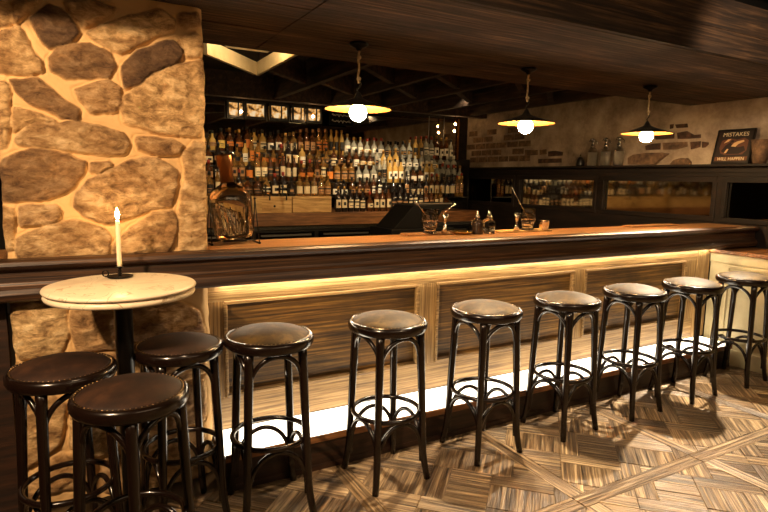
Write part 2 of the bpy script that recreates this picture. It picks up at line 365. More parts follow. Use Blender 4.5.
def pillar():
    x0, x1, z0, z1 = -.25, .548, 0, 2.21
    res = .0055; nx = int((x1-x0)/res); nz = int((z1-z0)/res)
    gx, gz = np.meshgrid(np.linspace(x0, x1, nx), np.linspace(z0, z1, nz))
    wx = gx+.012*noise2(gx, gz, 18, 3, 3); wz = gz+.012*noise2(gx, gz, 18, 4, 3)
    H = .006*noise2(gx, gz, 14, 1); C = np.zeros(gx.shape+(3,)); C[:] = (.86, .66, .41)
    near = np.full(gx.shape, -9.)
    for k, (col, P) in enumerate(stones):
        # signed distance (inside +)
        d = np.full(gx.shape, 9.); ins = np.zeros(gx.shape, bool); n = len(P)
        # smooth the corners a little
        Q = []
        for i in range(n):
            a, b_, c_ = P[i-1], P[i], P[(i+1) % n]; Q += [b_*.78+a*.22, b_*.95+a*.025+c_*.025, b_*.78+c_*.22]
        P2 = np.array(Q); n = len(P2)
        for i in range(n):
            a = P2[i]; b_ = P2[(i+1) % n]; ab = b_-a; L2 = ab@ab+1e-12
            t = np.clip(((wx-a[0])*ab[0]+(wz-a[1])*ab[1])/L2, 0, 1)
            d = np.minimum(d, np.hypot(wx-a[0]-ab[0]*t, wz-a[1]-ab[1]*t))
            cond = ((a[1] > wz) != (b_[1] > wz)) & (wx < (b_[0]-a[0])*(wz-a[1])/(b_[1]-a[1]+1e-12)+a[0]); ins ^= cond
        sd = np.where(ins, d, -d)+.008; mk = sd > 0
        rs = np.random.default_rng(k+50); top = rs.uniform(.014, .03); tx, tz = rs.uniform(-.04, .04, 2)
        cx, cz = P.mean(0)
        facet = np.abs(noise2(gx+k, gz+k*.7, 7, k, 6))*.045-np.abs(noise2(gx*.6+gz*.4+k, gz-gx*.3, 22, k+9, 4))*.016
        h = top*np.clip(sd/.016, 0, 1)**.45+np.clip(sd/.05, 0, 1)*(facet+tx*(gx-cx)+tz*(gz-cz))
        H = np.where(mk, h, H); near = np.maximum(near, sd)
        blot = noise2(gx, gz, 9, k+200, 5)
        edge = np.clip(sd/.03, 0, 1)
        base = np.array(col); alt = base*np.array((.56, .47, .37)) if base[0] > .5 else base*np.array((2.1, 2.1, 2.0))
        blot = blot+.5*noise2(gx+gz*.3, gz*1.6, 34, k+300, 4)
        tmix = np.clip(.45+blot*1.7, 0, 1)[..., None]**1.6*(.8 if base[0] > .5 else .5)
        cc = base*(1-tmix)+alt*tmix
        w_ = (np.clip(sd/.008, 0, 1))[..., None]
        C = np.where(mk[..., None], C*(1-w_)+cc*w_, C)
    H = H-.007*np.exp(-((near+.002)/.004)**2)
    # ragged outer edges
    ex = .010*noise2(gz, gz*0, 9, 77, 4)
    gx2 = gx.copy(); gx2[:, -4:] += ex[:, -4:]*.9; gx2[:, :4] += ex[:, :4]
    sag = .03*np.clip((np.abs(gx-(x0+x1)/2)-(x1-x0)/2+.035)/.035, 0, 1)**2
    Yv = YP-H+sag
    V = np.stack([gx2, Yv, gz], -1).reshape(-1, 3)
    idx = np.arange(nx*nz).reshape(nz, nx)
    q = np.stack([idx[:-1, :-1], idx[:-1, 1:], idx[1:, 1:], idx[1:, :-1]], -1).reshape(-1, 4)
    me = bpy.data.meshes.new('pillar')
    nV = len(V); vl = V.tolist(); fl = q.tolist()
    D = .45
    # back and sides
    L_ = idx[:, 0].tolist(); R_ = idx[:, -1].tolist()
    base = nV
    for lst in (L_, R_):
        for i in lst: vl.append([vl[i][0], YP+D, vl[i][2]])
    for s_, lst in enumerate((L_, R_)):
        o = base+s_*len(lst)
        for i in range(len(lst)-1):
            fl.append([lst[i], lst[i+1], o+i+1, o+i] if s_ == 0 else [lst[i], o+i, o+i+1, lst[i+1]])
    fl.append([base+len(L_)-1, base+2*len(L_)-1, base+len(L_), base])
    me.from_pydata(vl, [], fl); me.materials.append(M['stone'])
    a = me.attributes.new('tone', 'FLOAT_COLOR', 'POINT')
    cols = np.ones((len(vl), 4)); cols[:nV, :3] = C.reshape(-1, 3); cols[:nV, 3] = np.clip(near/.006, 0, 1).reshape(-1); cols[nV:, :3] = (.8, .65, .45)
    a.data.foreach_set('color', cols.ravel())
    me.polygons.foreach_set('use_smooth', [True]*len(me.polygons)); me.update()
    put('stone_pillar', me, kind='structure')
pillar()

# ------------------------------------------------------------------ bar counter
XL, XR = -2.2, 4.67     # extents of the bar front
bar = thing('bar_counter', 'long wooden bar counter with dark rail, oak panelled front and lit foot ledge', 'bar counter', (2, 2.7, 0))
def bp(mb, name, mats, **k):
    me = mb.mesh(name, mats)
    me.transform(Matrix.Translation((-2, -2.7, 0))); return put(name, me, bar, **k)
prof = [(2.655, .950), (2.630, .952), (2.612, .962), (2.606, .985), (2.612, 1.005), (2.628, 1.018), (2.634, 1.03), (2.634, 1.072), (2.622, 1.082), (2.606, 1.09),
        (2.598, 1.102), (2.602, 1.116), (2.620, 1.124), (2.66, 1.126), (2.70, 1.121), (2.70, .95)]
mb = MB(); mb.prism([(y, z) for y, z in prof], XL, 5.10, 'yz'); bp(mb, 'rail', 'rail')
mb = MB(); mb.box(XL, -.27, 2.70, 3.05, 1.08, 1.119); mb.box(.56, 5.12, 2.70, 3.06, 1.08, 1.119); bp(mb, 'countertop', 'counter', bevel=.004)
YF = 2.76
bays = [(.625, 1.765), (1.895, 3.06), (3.175, 4.345)]
mb = MB(); mb.box(.55, 4.50, YF-.012, YF+.03, .855, .95); bp(mb, 'panel_rail', 'frame', bevel=.002)
mb = MB(); mb.box(.55, 4.50, YF-.012, YF+.03, .19, .355); bp(mb, 'panel_rail', 'frame', bevel=.002)
mb = MB()
for a, b_ in ((.55, .625), (1.765, 1.895), (3.06, 3.175), (4.345, 4.50)):
    mb = MB(); mb.box(a, b_, YF-.012, YF+.03, .355, .855); bp(mb, 'panel_stile', 'frame_v', bevel=.002)
for a, b_ in bays:
    mb = MB(); mb.box(a, b_, YF+.008, YF+.03, .355, .855); p_ = bp(mb, 'inset_panel', 'panel')
    mb = MB(); t = .016
    for (u0, u1, w0, w1) in ((a, b_, .355, .355+t), (a, b_, .855-t, .855), (a, a+t, .355+t, .855-t), (b_-t, b_, .355+t, .855-t)):
        mb.box(u0-2, u1-2, YF-.024-2.7, YF+.008-2.7, w0, w1)
    mb.build('moulding', 'frame', p_, bevel=.006)
mb = MB(); mb.box(4.50, 4.668, YF-.015, YF+.03, .19, .95); bp(mb, 'end_stile', 'frame_v', bevel=.002)
mb = MB(); mb.box(.555, 4.62, 2.478, 2.745, 0, .168); bp(mb, 'plinth', 'plinth')
mb = MB(); mb.box(.555, 4.63, 2.468, 2.478, .150, .186); bp(mb, 'ledge_nosing', 'backwood', bevel=.003)
mb = MB(); mb.box(.555, 4.62, 2.4725, 2.4775, 0, .03); bp(mb, 'shoe_board', 'plinth', bevel=.002)
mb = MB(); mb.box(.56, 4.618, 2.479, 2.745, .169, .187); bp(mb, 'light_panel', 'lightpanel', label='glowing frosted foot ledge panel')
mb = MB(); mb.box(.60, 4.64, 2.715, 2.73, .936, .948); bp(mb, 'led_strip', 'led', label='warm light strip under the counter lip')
mb = MB(); mb.box(XL, -.27, 2.74, 2.80, 0, .95); mb.box(-1.3, -.9, 2.72, 2.74, .2, .8); bp(mb, 'side_panel', 'plinth')
mb = MB(); mb.box(.56, 4.668, 2.80, 2.83, 0, 1.08); bp(mb, 'back_board', 'dark')

# ------------------------------------------------------------------ bar stools
def stool_parts(leather, nails):
    d = {}
    mb = MB(); mb.lathe([(.0, .727), (.170, .727), (.186, .733), (.193, .746), (.193, .766), (.186, .776), (.176, .779), (.17, .772), (0, .772)], 40); d['seat_frame'] = mb.mesh('seat_frame', 'bent')
    mb = MB(); mb.lathe([(.0, .810), (.05, .808), (.10, .801), (.14, .791), (.162, .781), (.173, .774), (.173, .765), (0, .765)], 40); d['cushion'] = mb.mesh('cushion', leather)
    mb = MB(); n = 64
    for k in range(n):
        a = 2*PI*k/n; mb.lathe([(.0033, -.001), (.0028, .0018), (0, .003)], 6, (.1745*math.cos(a), .1745*math.sin(a), .777))
    d['nails'] = mb.mesh('nail_trim', 'nail')
    # one leg towards +x+y corner
    c = math.sqrt(.5)
    pts = []; rad = []
    for i in range(18):
        t = i/17; z = .74*(1-t); rr = .160+(.036)*t+.018*max(0, (t-.78)/.22)**1.7
        pts.append((rr*c, rr*c, z)); rad.append(.0205-.0045*t)
    mb = MB(); mb.tube(pts, rad, 10); d['leg'] = mb.mesh('leg', 'bent')
    mb = MB(); mb.lathe([(.0, 0), (.011, 0), (.012, .006), (0, .008)], 8, (pts[-1][0], pts[-1][1], -.0)); d['foot'] = mb.mesh('foot_cap', 'iron')
    zr = .33; rr = .160+.036*(1-zr/.74)-.016
    mb = MB(); mb.tube([(rr*math.cos(2*PI*k/40), rr*math.sin(2*PI*k/40), zr) for k in range(40)], .0118, 8, True); d['ring'] = mb.mesh('foot_ring', 'bent')
    # arches between neighbouring legs (spanning the +x side, from -45 to +45 degrees)
    def legp(z, off=0):
        t = 1-z/.74; return .160+.036*t-off
    def arch(zb, zt, inner, rad_, bulge):
        pts = []; n = 27
        for i in range(n):
            th = -PI/2+PI*i/(n-1)
            q = math.sin(th); z = zb+(zt-zb)*abs(math.cos(th))**.85
            lr = legp(z, inner); half = lr*c
            pts.append((half+bulge*math.cos(th)**1.5 if math.cos(th) > 0 else half, half*q, z))
        pts = [(pts[0][0]+.002, pts[0][1], zb-.035)]+pts+[(pts[-1][0]+.002, pts[-1][1], zb-.035)]
        return pts
    mb = MB(); mb.tube(arch(.580, .716, .010, .009, .034), .0108, 8); d['arch'] = mb.mesh('seat_brace', 'bent')
    mb = MB(); mb.tube(arch(.125, .300, .010, .009, .012), .0105, 8); d['low'] = mb.mesh('lower_brace', 'bent')
    return d
SP = {'row': stool_parts('leather_row', True), 'dark': stool_parts('leather', True)}
for k_, d_ in SP.items():
    for me in d_.values(): me.transform(Matrix.Diagonal((1, 1, 1.022, 1)) if k_ == 'row' else Matrix.Diagonal((.93, .93, 1, 1)))
def make_stool(kind, name='bar_stool'):
    d = SP[kind]; t = thing(name, 'x', 'bar stool')
    s_ = put('seat_frame', d['seat_frame'], t); put('cushion', d['cushion'], s_, label='brown leather cushion'); put('nail_trim', d['nails'], s_, kind='stuff')
    for k in range(4):
        lg = put('leg', d['leg'], t, rot=(0, 0, k*PI/2)); put('foot_cap', d['foot'], lg)
        put('seat_brace', d['arch'], t, rot=(0, 0, k*PI/2)); put('lower_brace', d['low'], t, rot=(0, 0, k*PI/2))
    put('foot_ring', d['ring'], t); return t
row = [(.715, 2.302, -3), (1.305, 2.298, 4), (1.912, 2.298, 2), (2.515, 2.296, 5), (3.118, 2.296, 3), (3.725, 2.294, 4), (4.375, 2.294, 5)]
lab = ['bentwood bar stool in front of the first oak panel, closest to the stone pillar',
       'bentwood bar stool along the counter, second from the stone pillar',
       'bentwood bar stool along the counter, third from the stone pillar, by the middle oak panel',
       'bentwood bar stool exactly midway in the row of seven along the counter',
       'bentwood bar stool along the counter, third from the cream cabinet',
       'bentwood bar stool before the last oak panel edge, next but one to cream cabinet',
       'bentwood bar stool standing against the cream panelled cabinet at the row\'s far end']
p0 = make_stool('row')
for i, (x, y, a) in enumerate(row):
    o = p0 if i == 0 else copy_tree(p0)
    o.location = (x, y, .0); o.rotation_euler = (0, 0, math.radians(a)); tag(o, lab[i], 'bar stool', 'bar stools along the counter')
tbl = [(-.066, 2.262, 20, 'dark leather bentwood stool at the round table, under its left edge beside the pillar corner'),
       (.352, 2.375, 10, 'dark leather bentwood stool behind the table column, half hidden, nearest the bar stool row'),
       (.130, 1.905, 40, 'dark leather bentwood stool nearest the camera, in front of the marble table')]
p1 = make_stool('dark')
for i, (x, y, a, l) in enumerate(tbl):
    o = p1 if i == 0 else copy_tree(p1)
    o.location = (x, y, .0); o.rotation_euler = (0, 0, math.radians(a)); tag(o, l, 'bar stool', 'bar stools around the marble table')

# ------------------------------------------------------------------ marble table, candle
tb = thing('bistro_table', 'high round table with two-tier marble top on a black column beside stone pillar', 'table', (.146, 2.328, .012))
mb = MB(); mb.lathe([(0, 1.022), (.257, 1.022), (.267, 1.025), (.270, 1.031), (.267, 1.037), (.257, 1.04), (0, 1.04)], 64); mb.build('tabletop', 'marble', tb)
mb = MB(); mb.lathe([(0, .996), (.251, .996), (.262, .999), (.266, 1.008), (.262, 1.018), (.251, 1.021), (0, 1.021)], 64); mb.build('lower_slab', 'marble', tb)
mb = MB(); mb.lathe([(0, .03), (.033, .03), (.033, .97), (.05, .985), (.11, .99), (.11, .996), (0, .996)], 28); mb.build('column', 'column', tb)
mb = MB(); mb.lathe([(0, -.012), (.086, -.012), (.088, .004), (.08, .016), (.055, .026), (.04, .05), (0, .05)], 40); mb.build('base', 'column', tb)
ch = thing('candlestick', 'small black iron chamber candlestick with ring handle on the marble table', 'candlestick', (.15, 2.48, 1.0522))
mb = MB(); mb.lathe([(0, .002), (.03, 0), (.046, .002), (.050, .007), (.047, .008), (.03, .004), (0, .005)], 32); mb.build('drip_dish', 'iron', ch)
mb = MB(); mb.lathe([(.008, .004), (.005, .01), (.008, .016), (.004, .022), (.009, .028), (.004, .033), (.008, .038), (.015, .042), (.015, .045), (.0095, .046), (.0095, .040), (0, .04)], 20); mb.build('stem', 'iron', ch)
rc = Vector((-.052, .01, .018)); mb = MB(); mb.tube([rc+Vector((.012*math.cos(a)*.92, -.004*math.cos(a), .012*math.sin(a))) for a in np.linspace(0, 2*PI, 20, False)], .0028, 6, True); mb.build('ring_handle', 'iron', ch)
cd = thing('candle', 'lit cream taper candle standing in the iron candlestick', 'candle', (.15, 2.48, 1.0522+.0405))
mb = MB(); mb.lathe([(0, 0), (.0092, 0), (.0092, .02), (.0086, .188), (.006, .194), (0, .192)], 20); mb.build('wax', 'wax', cd)
mb = MB(); mb.tube([(0, 0, .19), (.001, 0, .198), (.0015, .0005, .203)], .0008, 5); mb.build('wick', 'dark', cd)
mb = MB(); mb.lathe([(0, .198), (.006, .203), (.0085, .211), (.007, .223), (.003, .236), (0, .244)], 14); mb.build('flame', 'flame', cd)

# ------------------------------------------------------------------ ceiling
YB0, YB1, ZS, ZT = 2.02, 3.36, 2.21, 2.52
def planks():
    V = []; Fc = []; T = []
    def bx(x0, x1, y0, y1, z0, z1, t):
        o = len(V)
        for z in (z0, z1):
            for y in (y0, y1):
                for x in (x0, x1): V.append((x, y, z))
        for f in ((0, 2, 3, 1), (4, 5, 7, 6), (0, 1, 5, 4), (2, 6, 7, 3), (0, 4, 6, 2), (1, 3, 7, 5)): Fc.append(tuple(i+o for i in f)); T.append(t)
    ys = np.linspace(YB0, YB1, 7); seam = .98
    for i in range(6):
        for xa, xb in ((-3, seam), (seam, 5.2)):
            t = random.choice([.8, 1, 1.15, .9]); bx(xa+.003, xb-.003, ys[i]+.002, ys[i+1]-.002, ZS+random.uniform(0, .004), ZS+.04, (t, t, t))
    zs = [ZS+.002, ZS+.14, ZT]
    for i in range(2):
        t = (.85, 1.0)[i]; bx(-3, 5.2, YB0-.03, YB0, zs[i], zs[i+1]-.003, (t, t, t))
    bx(-3, 5.2, YB1, YB1+.03, ZS+.003, ZT, (.8, .8, .8))
    me = bpy.data.meshes.new('beam'); me.from_pydata(V, [], Fc); me.materials.append(M['soffit'])
    a = me.attributes.new('tone', 'FLOAT_COLOR', 'FACE'); a.data.foreach_set('color', [c for t in T for c in (*t, 1)])
    put('ceiling_beam', me, kind='structure')
planks()
mb = MB(); mb.box(-3.1, 5.5, -1.0, 2.0, 2.60, 2.66); mb.box(-3.1, 5.5, 2.0, 7.1, 2.62, 2.68); mb.build('ceiling', 'ceiling', kind='structure')
# joists running towards the back wall and diagonal braces between them
for k, X in enumerate((.66, 2.08, 2.79, 3.49, 4.2, 4.9)):
    mb = MB(); mb.box(X, X+.06, 3.40, 6.6, 2.36, 2.62); mb.build('joist_trim', 'joist', kind='structure').name = 'joist_beam'
for (ax, ay, bx_, by) in ((2.14, 4.28, 2.79, 4.9), (2.85, 4.26, 3.49, 4.78), (2.85, 5.0, 3.49, 5.6), (2.14, 5.2, 2.79, 5.8), (3.55, 4.0, 4.2, 4.6), (3.55, 4.9, 4.2, 5.5), (4.26, 4.3, 4.9, 4.9), (1.43, 4.8, 2.08, 5.4)):
    d = Vector((bx_-ax, by-ay, 0)); l = d.length; mt = Matrix.Translation((ax, ay, 2.38)) @ Matrix.Rotation(math.atan2(d.y, d.x), 4, 'Z')
    mb = MB(); mb.box(.05, l-.05, -.03, .03, 0, .2); me = mb.mesh('brace_beam', 'joist'); me.transform(mt); put('brace_beam', me, kind='structure')
mb = MB(); mb.box(.56, 5.2, 6.42, 6.54, 2.345, 2.62); mb.build('header_beam', 'joist', kind='structure')
mb = MB(); mb.box(.56, 5.2, 4.6, 4.72, 2.50, 2.62); mb.build('cross_beam', 'joist', kind='structure')
# pale painted boards of the ceiling recess beside the pillar
mb = MB()
d = Vector((1.356-.93, 4.589-4.11, 0)); l = d.length; mt = Matrix.Translation((.88, 4.06, 2.28)) @ Matrix.Rotation(math.atan2(d.y, d.x), 4, 'Z')
mb.box(-.06, l+.06, -.0, .03, 0, .10, M=mt); mb.box(1.345, 1.37, 3.42, 4.62, 2.28, 2.38); mb.box(1.02, 1.345, 3.4, 4.3, 2.40, 2.42); mb.box(.6, .95, 3.62, 3.66, 2.28, 2.34)
mb.build('ceiling_trim', 'cream', kind='structure')

# ------------------------------------------------------------------ walls
YW = 6.86
mb = MB(); mb.box(-3.1, 5.3, YW, YW+.15, 0, 2.66); mb.build('wall_back', 'wainscot', kind='structure')
mb = MB(); mb.box(-3.2, -3.1, -1.0, YW, 0, 2.66); mb.build('wall_left', 'wainscot', kind='structure')
mb = MB(); mb.box(-3.1, 5.3, -1.1, -1.0, 0, 2.66); mb.build('wall_front', 'plaster', kind='structure')
XW = 5.2
def rightwall():
    mb = MB(); mb.box(XW, XW+.15, -1.0, YW, 0, 2.66)
    # exposed bricks and plaster-edge stones in the plaster, traced on the wall
    def tr(poly, s, ox, oy): return [(at(ox+x/s, oy+y/s, X=XW)[1], at(ox+x/s, oy+y/s, X=XW)[2]) for x, y in poly]
    def block(poly, s, ox, oy, th, mi):
        P = tr(poly, s, ox, oy); n = len(P); cy = sum(p[0] for p in P)/n; cz = sum(p[1] for p in P)/n
        vs = [(XW+.01, y, z) for y, z in P]+[(XW-th, cy+(y-cy)*.93, cz+(z-cz)*.9) for y, z in P]
        mb.add(vs, [tuple(range(n, 2*n))]+[(i, i+n, (i+1) % n+n, (i+1) % n) for i in range(n)], mi=mi)
    a = (7.311, 620, 110)
    for p in (((370, 105), (395, 102), (390, 135), (368, 140)), ((405, 105), (495, 98), (500, 128), (415, 134)),
              ((250, 190), (330, 175), (402, 165), (400, 210), (260, 218)), ((415, 165), (490, 152), (545, 182), (595, 178), (595, 205), (500, 212), (420, 214)),
              ((185, 262), (235, 245), (300, 240), (298, 290), (190, 295)), ((516, 232), (595, 226), (590, 270), (560, 280), (520, 290)), ((603, 230), (650, 236), (650, 252), (625, 275), (603, 278))):
        block(p, *a, .012, 1)
    for p in (((310, 238), (498, 230), (498, 268), (420, 290), (312, 292)),): block(p, *a, .010, 2)
    for p in (((60, 350), (100, 325), (200, 310), (310, 310), (370, 318), (300, 370), (270, 402), (60, 400)), ((370, 400), (400, 365), (450, 350), (500, 352), (528, 380), (525, 404))): block(p, *a, .03, 2)
    c_ = (2.626, 460, 50)
    for p in (((170, 262), (205, 262), (205, 276), (170, 278)), ((210, 262), (228, 260), (228, 274), (210, 276))): block(p, *c_, .008, 2)
    for p in (((232, 266), (250, 264), (272, 268), (270, 278), (232, 280)), ((205, 286), (268, 284), (268, 296), (205, 298))): block(p, *c_, .012, 1)
    # courses of old brick nearer the corner
    z = 1.72
    for r_ in range(5):
        y = 5.5+(.12 if r_ % 2 else 0)
        while y < 6.7:
            w_ = random.uniform(.2, .24)
            if random.random() < .85: mb.add([(XW+.01, y+.012, z+.008), (XW+.01, y+w_, z+.008), (XW+.01, y+w_, z+.085), (XW+.01, y+.012, z+.085), (XW-.006, y+.016, z+.012), (XW-.006, y+w_-.004, z+.012), (XW-.006, y+w_-.004, z+.081), (XW-.006, y+.016, z+.081)],
                        [(4, 5, 6, 7), (0, 1, 5, 4), (1, 2, 6, 5), (2, 3, 7, 6), (3, 0, 4, 7)], mi=2)
            y += w_
        z += .095
    mb.build('wall_right', ['plaster', 'brick', 'brick_pale'], kind='structure')
rightwall()
# wainscot below the ledge, with openings for the mirrors
wins = [(1.80, 2.925), (3.06, 4.26), (4.40, 5.60), (5.74, 6.80)]
ZL = 1.63; WZ0, WZ1 = 1.175, 1.50; XS = 5.13
mb = MB()
mb.box(XS, XW+.0, -1.0, YW, 0, WZ0-.045); mb.box(XS, XW, -1.0, YW, WZ1+.045, ZL-.002)
prev = -1.0
for a, b_ in wins: mb.box(XS, XW, prev, a-.045, WZ0-.045, WZ1+.045); prev = b_+.045
mb.box(XS, XW, prev, YW, WZ0-.045, WZ1+.045)
mb.box(XS-.015, XS, -1.0, YW, ZL-.05, ZL-.003)
mb.build('wall_wainscot', 'wainscot', kind='structure')
mb = MB(); mb.box(XS-.10, XW, -1.0, YW, ZL, ZL+.022); mb.build('trim_ledge', 'wainscot', kind='structure', bevel=.004)
mlab = ['long wall mirror set in dark wainscot nearest the camera, cut by the right frame edge', 'long wall mirror in the wainscot directly below the exposed brick patch',
        'long wall mirror in the wainscot behind the mixing glass with spoon', 'wall mirror in the wainscot nearest the back corner']
for i, (a, b_) in enumerate(wins):
    t = thing('wall_mirror', mlab[i], 'mirror', (XS, (a+b_)/2, 0), 0, 'mirrors in the dark wainscot')
    h = (b_-a)/2
    mb = MB()
    mb.box(-.012, .03, -h-.045, h+.045, WZ0-.045, WZ0); mb.box(-.012, .03, -h-.045, h+.045, WZ1, WZ1+.045)
    mb.box(-.012, .03, -h-.045, -h, WZ0, WZ1); mb.box(-.012, .03, h, h+.045, WZ0, WZ1)
    mb.build('frame', 'wainscot', t, bevel=.008)
    mb = MB(); mb.box(.03, .036, -h, h, WZ0, WZ1); mb.build('glass', 'wallmirror', t)
# cream panelled low cabinet beyond the last stool
cb = thing('panelled_cabinet', 'low cream painted panelled cabinet with brown top below the dark wainscot', 'cabinet', (4.9, 1.6, 0))
YC0, YC1 = -1.0, 2.745
mb = MB(); mb.box(4.685-4.9, 5.128-4.9, YC0-1.6, YC1-1.6, 0, .905); mb.build('body', 'cream', cb)
mb = MB()
stl = [YC1-.02-1.6, 2.60-1.6, 1.62-1.6, .62-1.6, -.4-1.6]
mb.box(-.232, -.215, YC0-1.6, YC1-1.6, 0, .13); mb.box(-.227, -.215, YC0-1.6, YC1-1.6, .83, .905)
for i in range(4):
    hi = stl[i+1]-.0; lo = stl[i+2]+.0 if i+2 < 5 else YC0-1.6
    for (a, b_, z0, z1) in ((lo+.06, hi, .19, .208), (lo+.06, hi, .80, .818), (hi-.018, hi, .208, .80), (lo+.06, lo+.078, .208, .80)): mb.box(-.228, -.215, a, b_, z0, z1)
mb.build('moulding', 'cream', cb, bevel=.004)
mb = MB(); mb.box(-.25, .225, YC0-1.6, YC1-1.6, .906, .938); mb.build('top', 'backwood', cb, bevel=.006)

# ------------------------------------------------------------------ pendant lamps
pl = ['cone pendant lamp nearest the stone pillar hanging over the counter', 'cone pendant lamp in the middle of the three over the counter', 'cone pendant lamp in front of the exposed bricks, last of the three over the counter']
def pendant(x, y, l):
    t = thing('pendant_lamp', l, 'lamp', (x, y, ZS), 0, 'pendant lamps over the counter')
    mb = MB(); mb.lathe([(0, 0), (.052, 0), (.055, -.006), (.045, -.016), (.02, -.026), (.012, -.04), (0, -.04)], 24); mb.build('canopy', 'iron', t)
    mb = MB(); pts = [(.004*math.sin(z*60), .003*math.cos(z*47), -z) for z in np.linspace(.035, .215, 26)]; mb.tube(pts, .0065, 7)
    for zk in (.075, .19): mb.lathe([(0, .014), (.011, .008), (.014, 0), (.011, -.008), (0, -.014)], 8, (.002, 0, -zk))
    mb.build('rope', 'rope', t)
    mb = MB(); mb.tube([(0, 0, -.19), (.008, 0, -.20), (.016, 0, -.215), (.010, 0, -.232), (0, 0, -.24), (-.010, 0, -.25), (0, 0, -.262), (0, 0, -.275)], .004, 7); mb.build('hook', 'iron', t)
    mb = MB(); mb.lathe([(0, -.262), (.012, -.264), (.02, -.285), (.032, -.30), (.09, -.322), (.185, -.353), (.188, -.358)], 40); 
    mb.lathe([(.188, -.358), (.184, -.356), (.09, -.326), (.03, -.305), (0, -.30)], 40, mi=1); mb.build('shade', ['shade_out', 'shade_in'], t)
    mb = MB(); mb.lathe([(0, -.305), (.018, -.306), (.02, -.335), (0, -.335)], 16); mb.build('socket', 'iron', t)
    mb = MB(); r_ = .049; zc = -.375; mb.lathe([(r_*math.sin(a), zc+r_*math.cos(a)) for a in np.linspace(0, PI, 14)], 20); mb.build('bulb', 'bulb', t, label='glowing round bulb')
for (x, l) in zip((1.428, 2.682, 3.93), pl): pendant(x, 2.9, l)

# ------------------------------------------------------------------ things on the counter
ZC = 1.1195
# big decanter bottle in its swing stand
bb = thing('display_bottle', 'oversized smoky glass bottle with copper capped neck beside the stone pillar', 'bottle', (.732, 2.93, 1.142))
prof = [(0, .004), (.075, 0), (.094, .01), (.100, .035), (.112, .14), (.116, .20), (.108, .235), (.085, .262), (.055, .278), (.036, .292), (.030, .31), (.030, .36)]
mb = MB()
sq = Matrix.Diagonal((1.0, .55, 1, 1)).to_3x3()
mb.lathe(prof, 40, M=sq); mb.lathe([(r*.93, z+.008 if i == 0 else z) for i, (r, z) in enumerate(prof)], 40, M=sq)
tilt = (math.radians(-3), math.radians(-6), 0)
g = mb.build('glass_body', 'amberglass', bb, rot=tilt)
mb = MB(); mb.lathe([(0, .296), (.034, .296), (.034, .375), (.040, .38), (.041, .43), (.037, .438), (0, .44)], 28, M=Matrix.Diagonal((1, .8, 1, 1)).to_3x3()); mb.build('cap', 'copper', bb, rot=tilt, label='copper foil neck and cap')
mb = MB()
for k in range(9):
    for j in range(2):
        a = math.radians(-150+k*14); zz = .06+.07*j+.02*math.sin(k*2.1)
        mb.tube([((.107*math.cos(a+d_*.1)), .59*.107*math.sin(a+d_*.1), zz+.03*math.sin(d_*1.7+k)) for d_ in np.linspace(-1, 1, 6)], .004, 6)
mb.build('relief', 'amberglass', bb, rot=tilt)
sd = thing('bottle_stand', 'thin black metal swing stand holding the oversized bottle', 'stand', (.722, 2.93, ZC))
mb = MB()
for s_ in (-1, 1):
    mb = MB(); mb.tube([(s_*.118, 0, .235), (s_*.122, -.06, .006)], .003, 6); mb.tube([(s_*.118, 0, .235), (s_*.122, .06, .006)], .003, 6)
    mb.tube([(s_*.122, -.07, .004), (s_*.122, .07, .004)], .004, 6); mb.lathe([(0, -.009), (.009, 0), (0, .009)], 8, (s_*.118, 0, .235))
    mb.lathe([(0, 0), (.007, 0), (.007, .01), (0, .01)], 8, (s_*.122, -.065, 0)); mb.build('side_frame', 'iron', sd)
mb = MB(); mb.tube([(-.122, .065, .008), (.122, .065, .008)], .003, 6); mb.tube([(-.122, -.0, .014), (.122, 0, .014)], .003, 6); mb.box(-.06, .06, -.045, .045, .012, .0215); mb.build('cradle', 'iron', sd)
# bar mats
mb = MB(); mb.box(-.19, .19, -.05, .05, 0, .012); mb.build('bar_board', 'counter', loc=(1.99, 2.985, ZC), bevel=.003, label='thin wooden board under the first mixing glass', cat='board')
mb = MB(); mb.box(-.30, .30, -.05, .05, 0, .012); mb.build('bar_board', 'counter', loc=(4.18, 2.97, ZC), bevel=.003, label='long loose wooden board lying on the counter before the wainscot', cat='board')
mb = MB(); mb.box(-.24, .24, -.055, .055, 0, .010); mb.build('bar_board', 'pine', loc=(2.76, 2.97, ZC), bevel=.003, label='pale board under the second mixing glass, jigger and steel cup', cat='board')
def mixing_glass(x, y, z, l):
    t = thing('mixing_glass', l, 'glass', (x, y, z))
    mb = MB(); mb.lathe([(0, .002), (.038, 0), (.044, .006), (.038, .016), (.034, .022), (.046, .036), (.052, .06), (.053, .150), (.054, .153), (.051, .153), (.050, .062), (.044, .042), (.02, .032), (0, .03)], 28); mb.build('glass_body', 'glass', t)
    mb = MB(); mb.lathe([(0, .036), (.038, .0415), (.047, .058), (.047, .074), (0, .074)], 24); mb.build('water', 'glass', t)
    mb = MB()
    for k in range(9):
        a = 2*PI*k/9; mb.tube([(.0535*math.cos(a), .0535*math.sin(a), .07), (.0535*math.cos(a+.35), .0535*math.sin(a+.35), .13)], .0012, 5)
        mb.tube([(.0535*math.cos(a), .0535*math.sin(a), .07), (.0535*math.cos(a-.35), .0535*math.sin(a-.35), .13)], .0012, 5)
    mb.build('cut_pattern', 'glass', t)
mixing_glass(1.972, 2.955, ZC+.0122, 'cut mixing glass with a spoon beside the cash register')
mixing_glass(2.787, 2.945, ZC+.0102, 'brightly lit cut mixing glass between a jigger and a small steel cup')
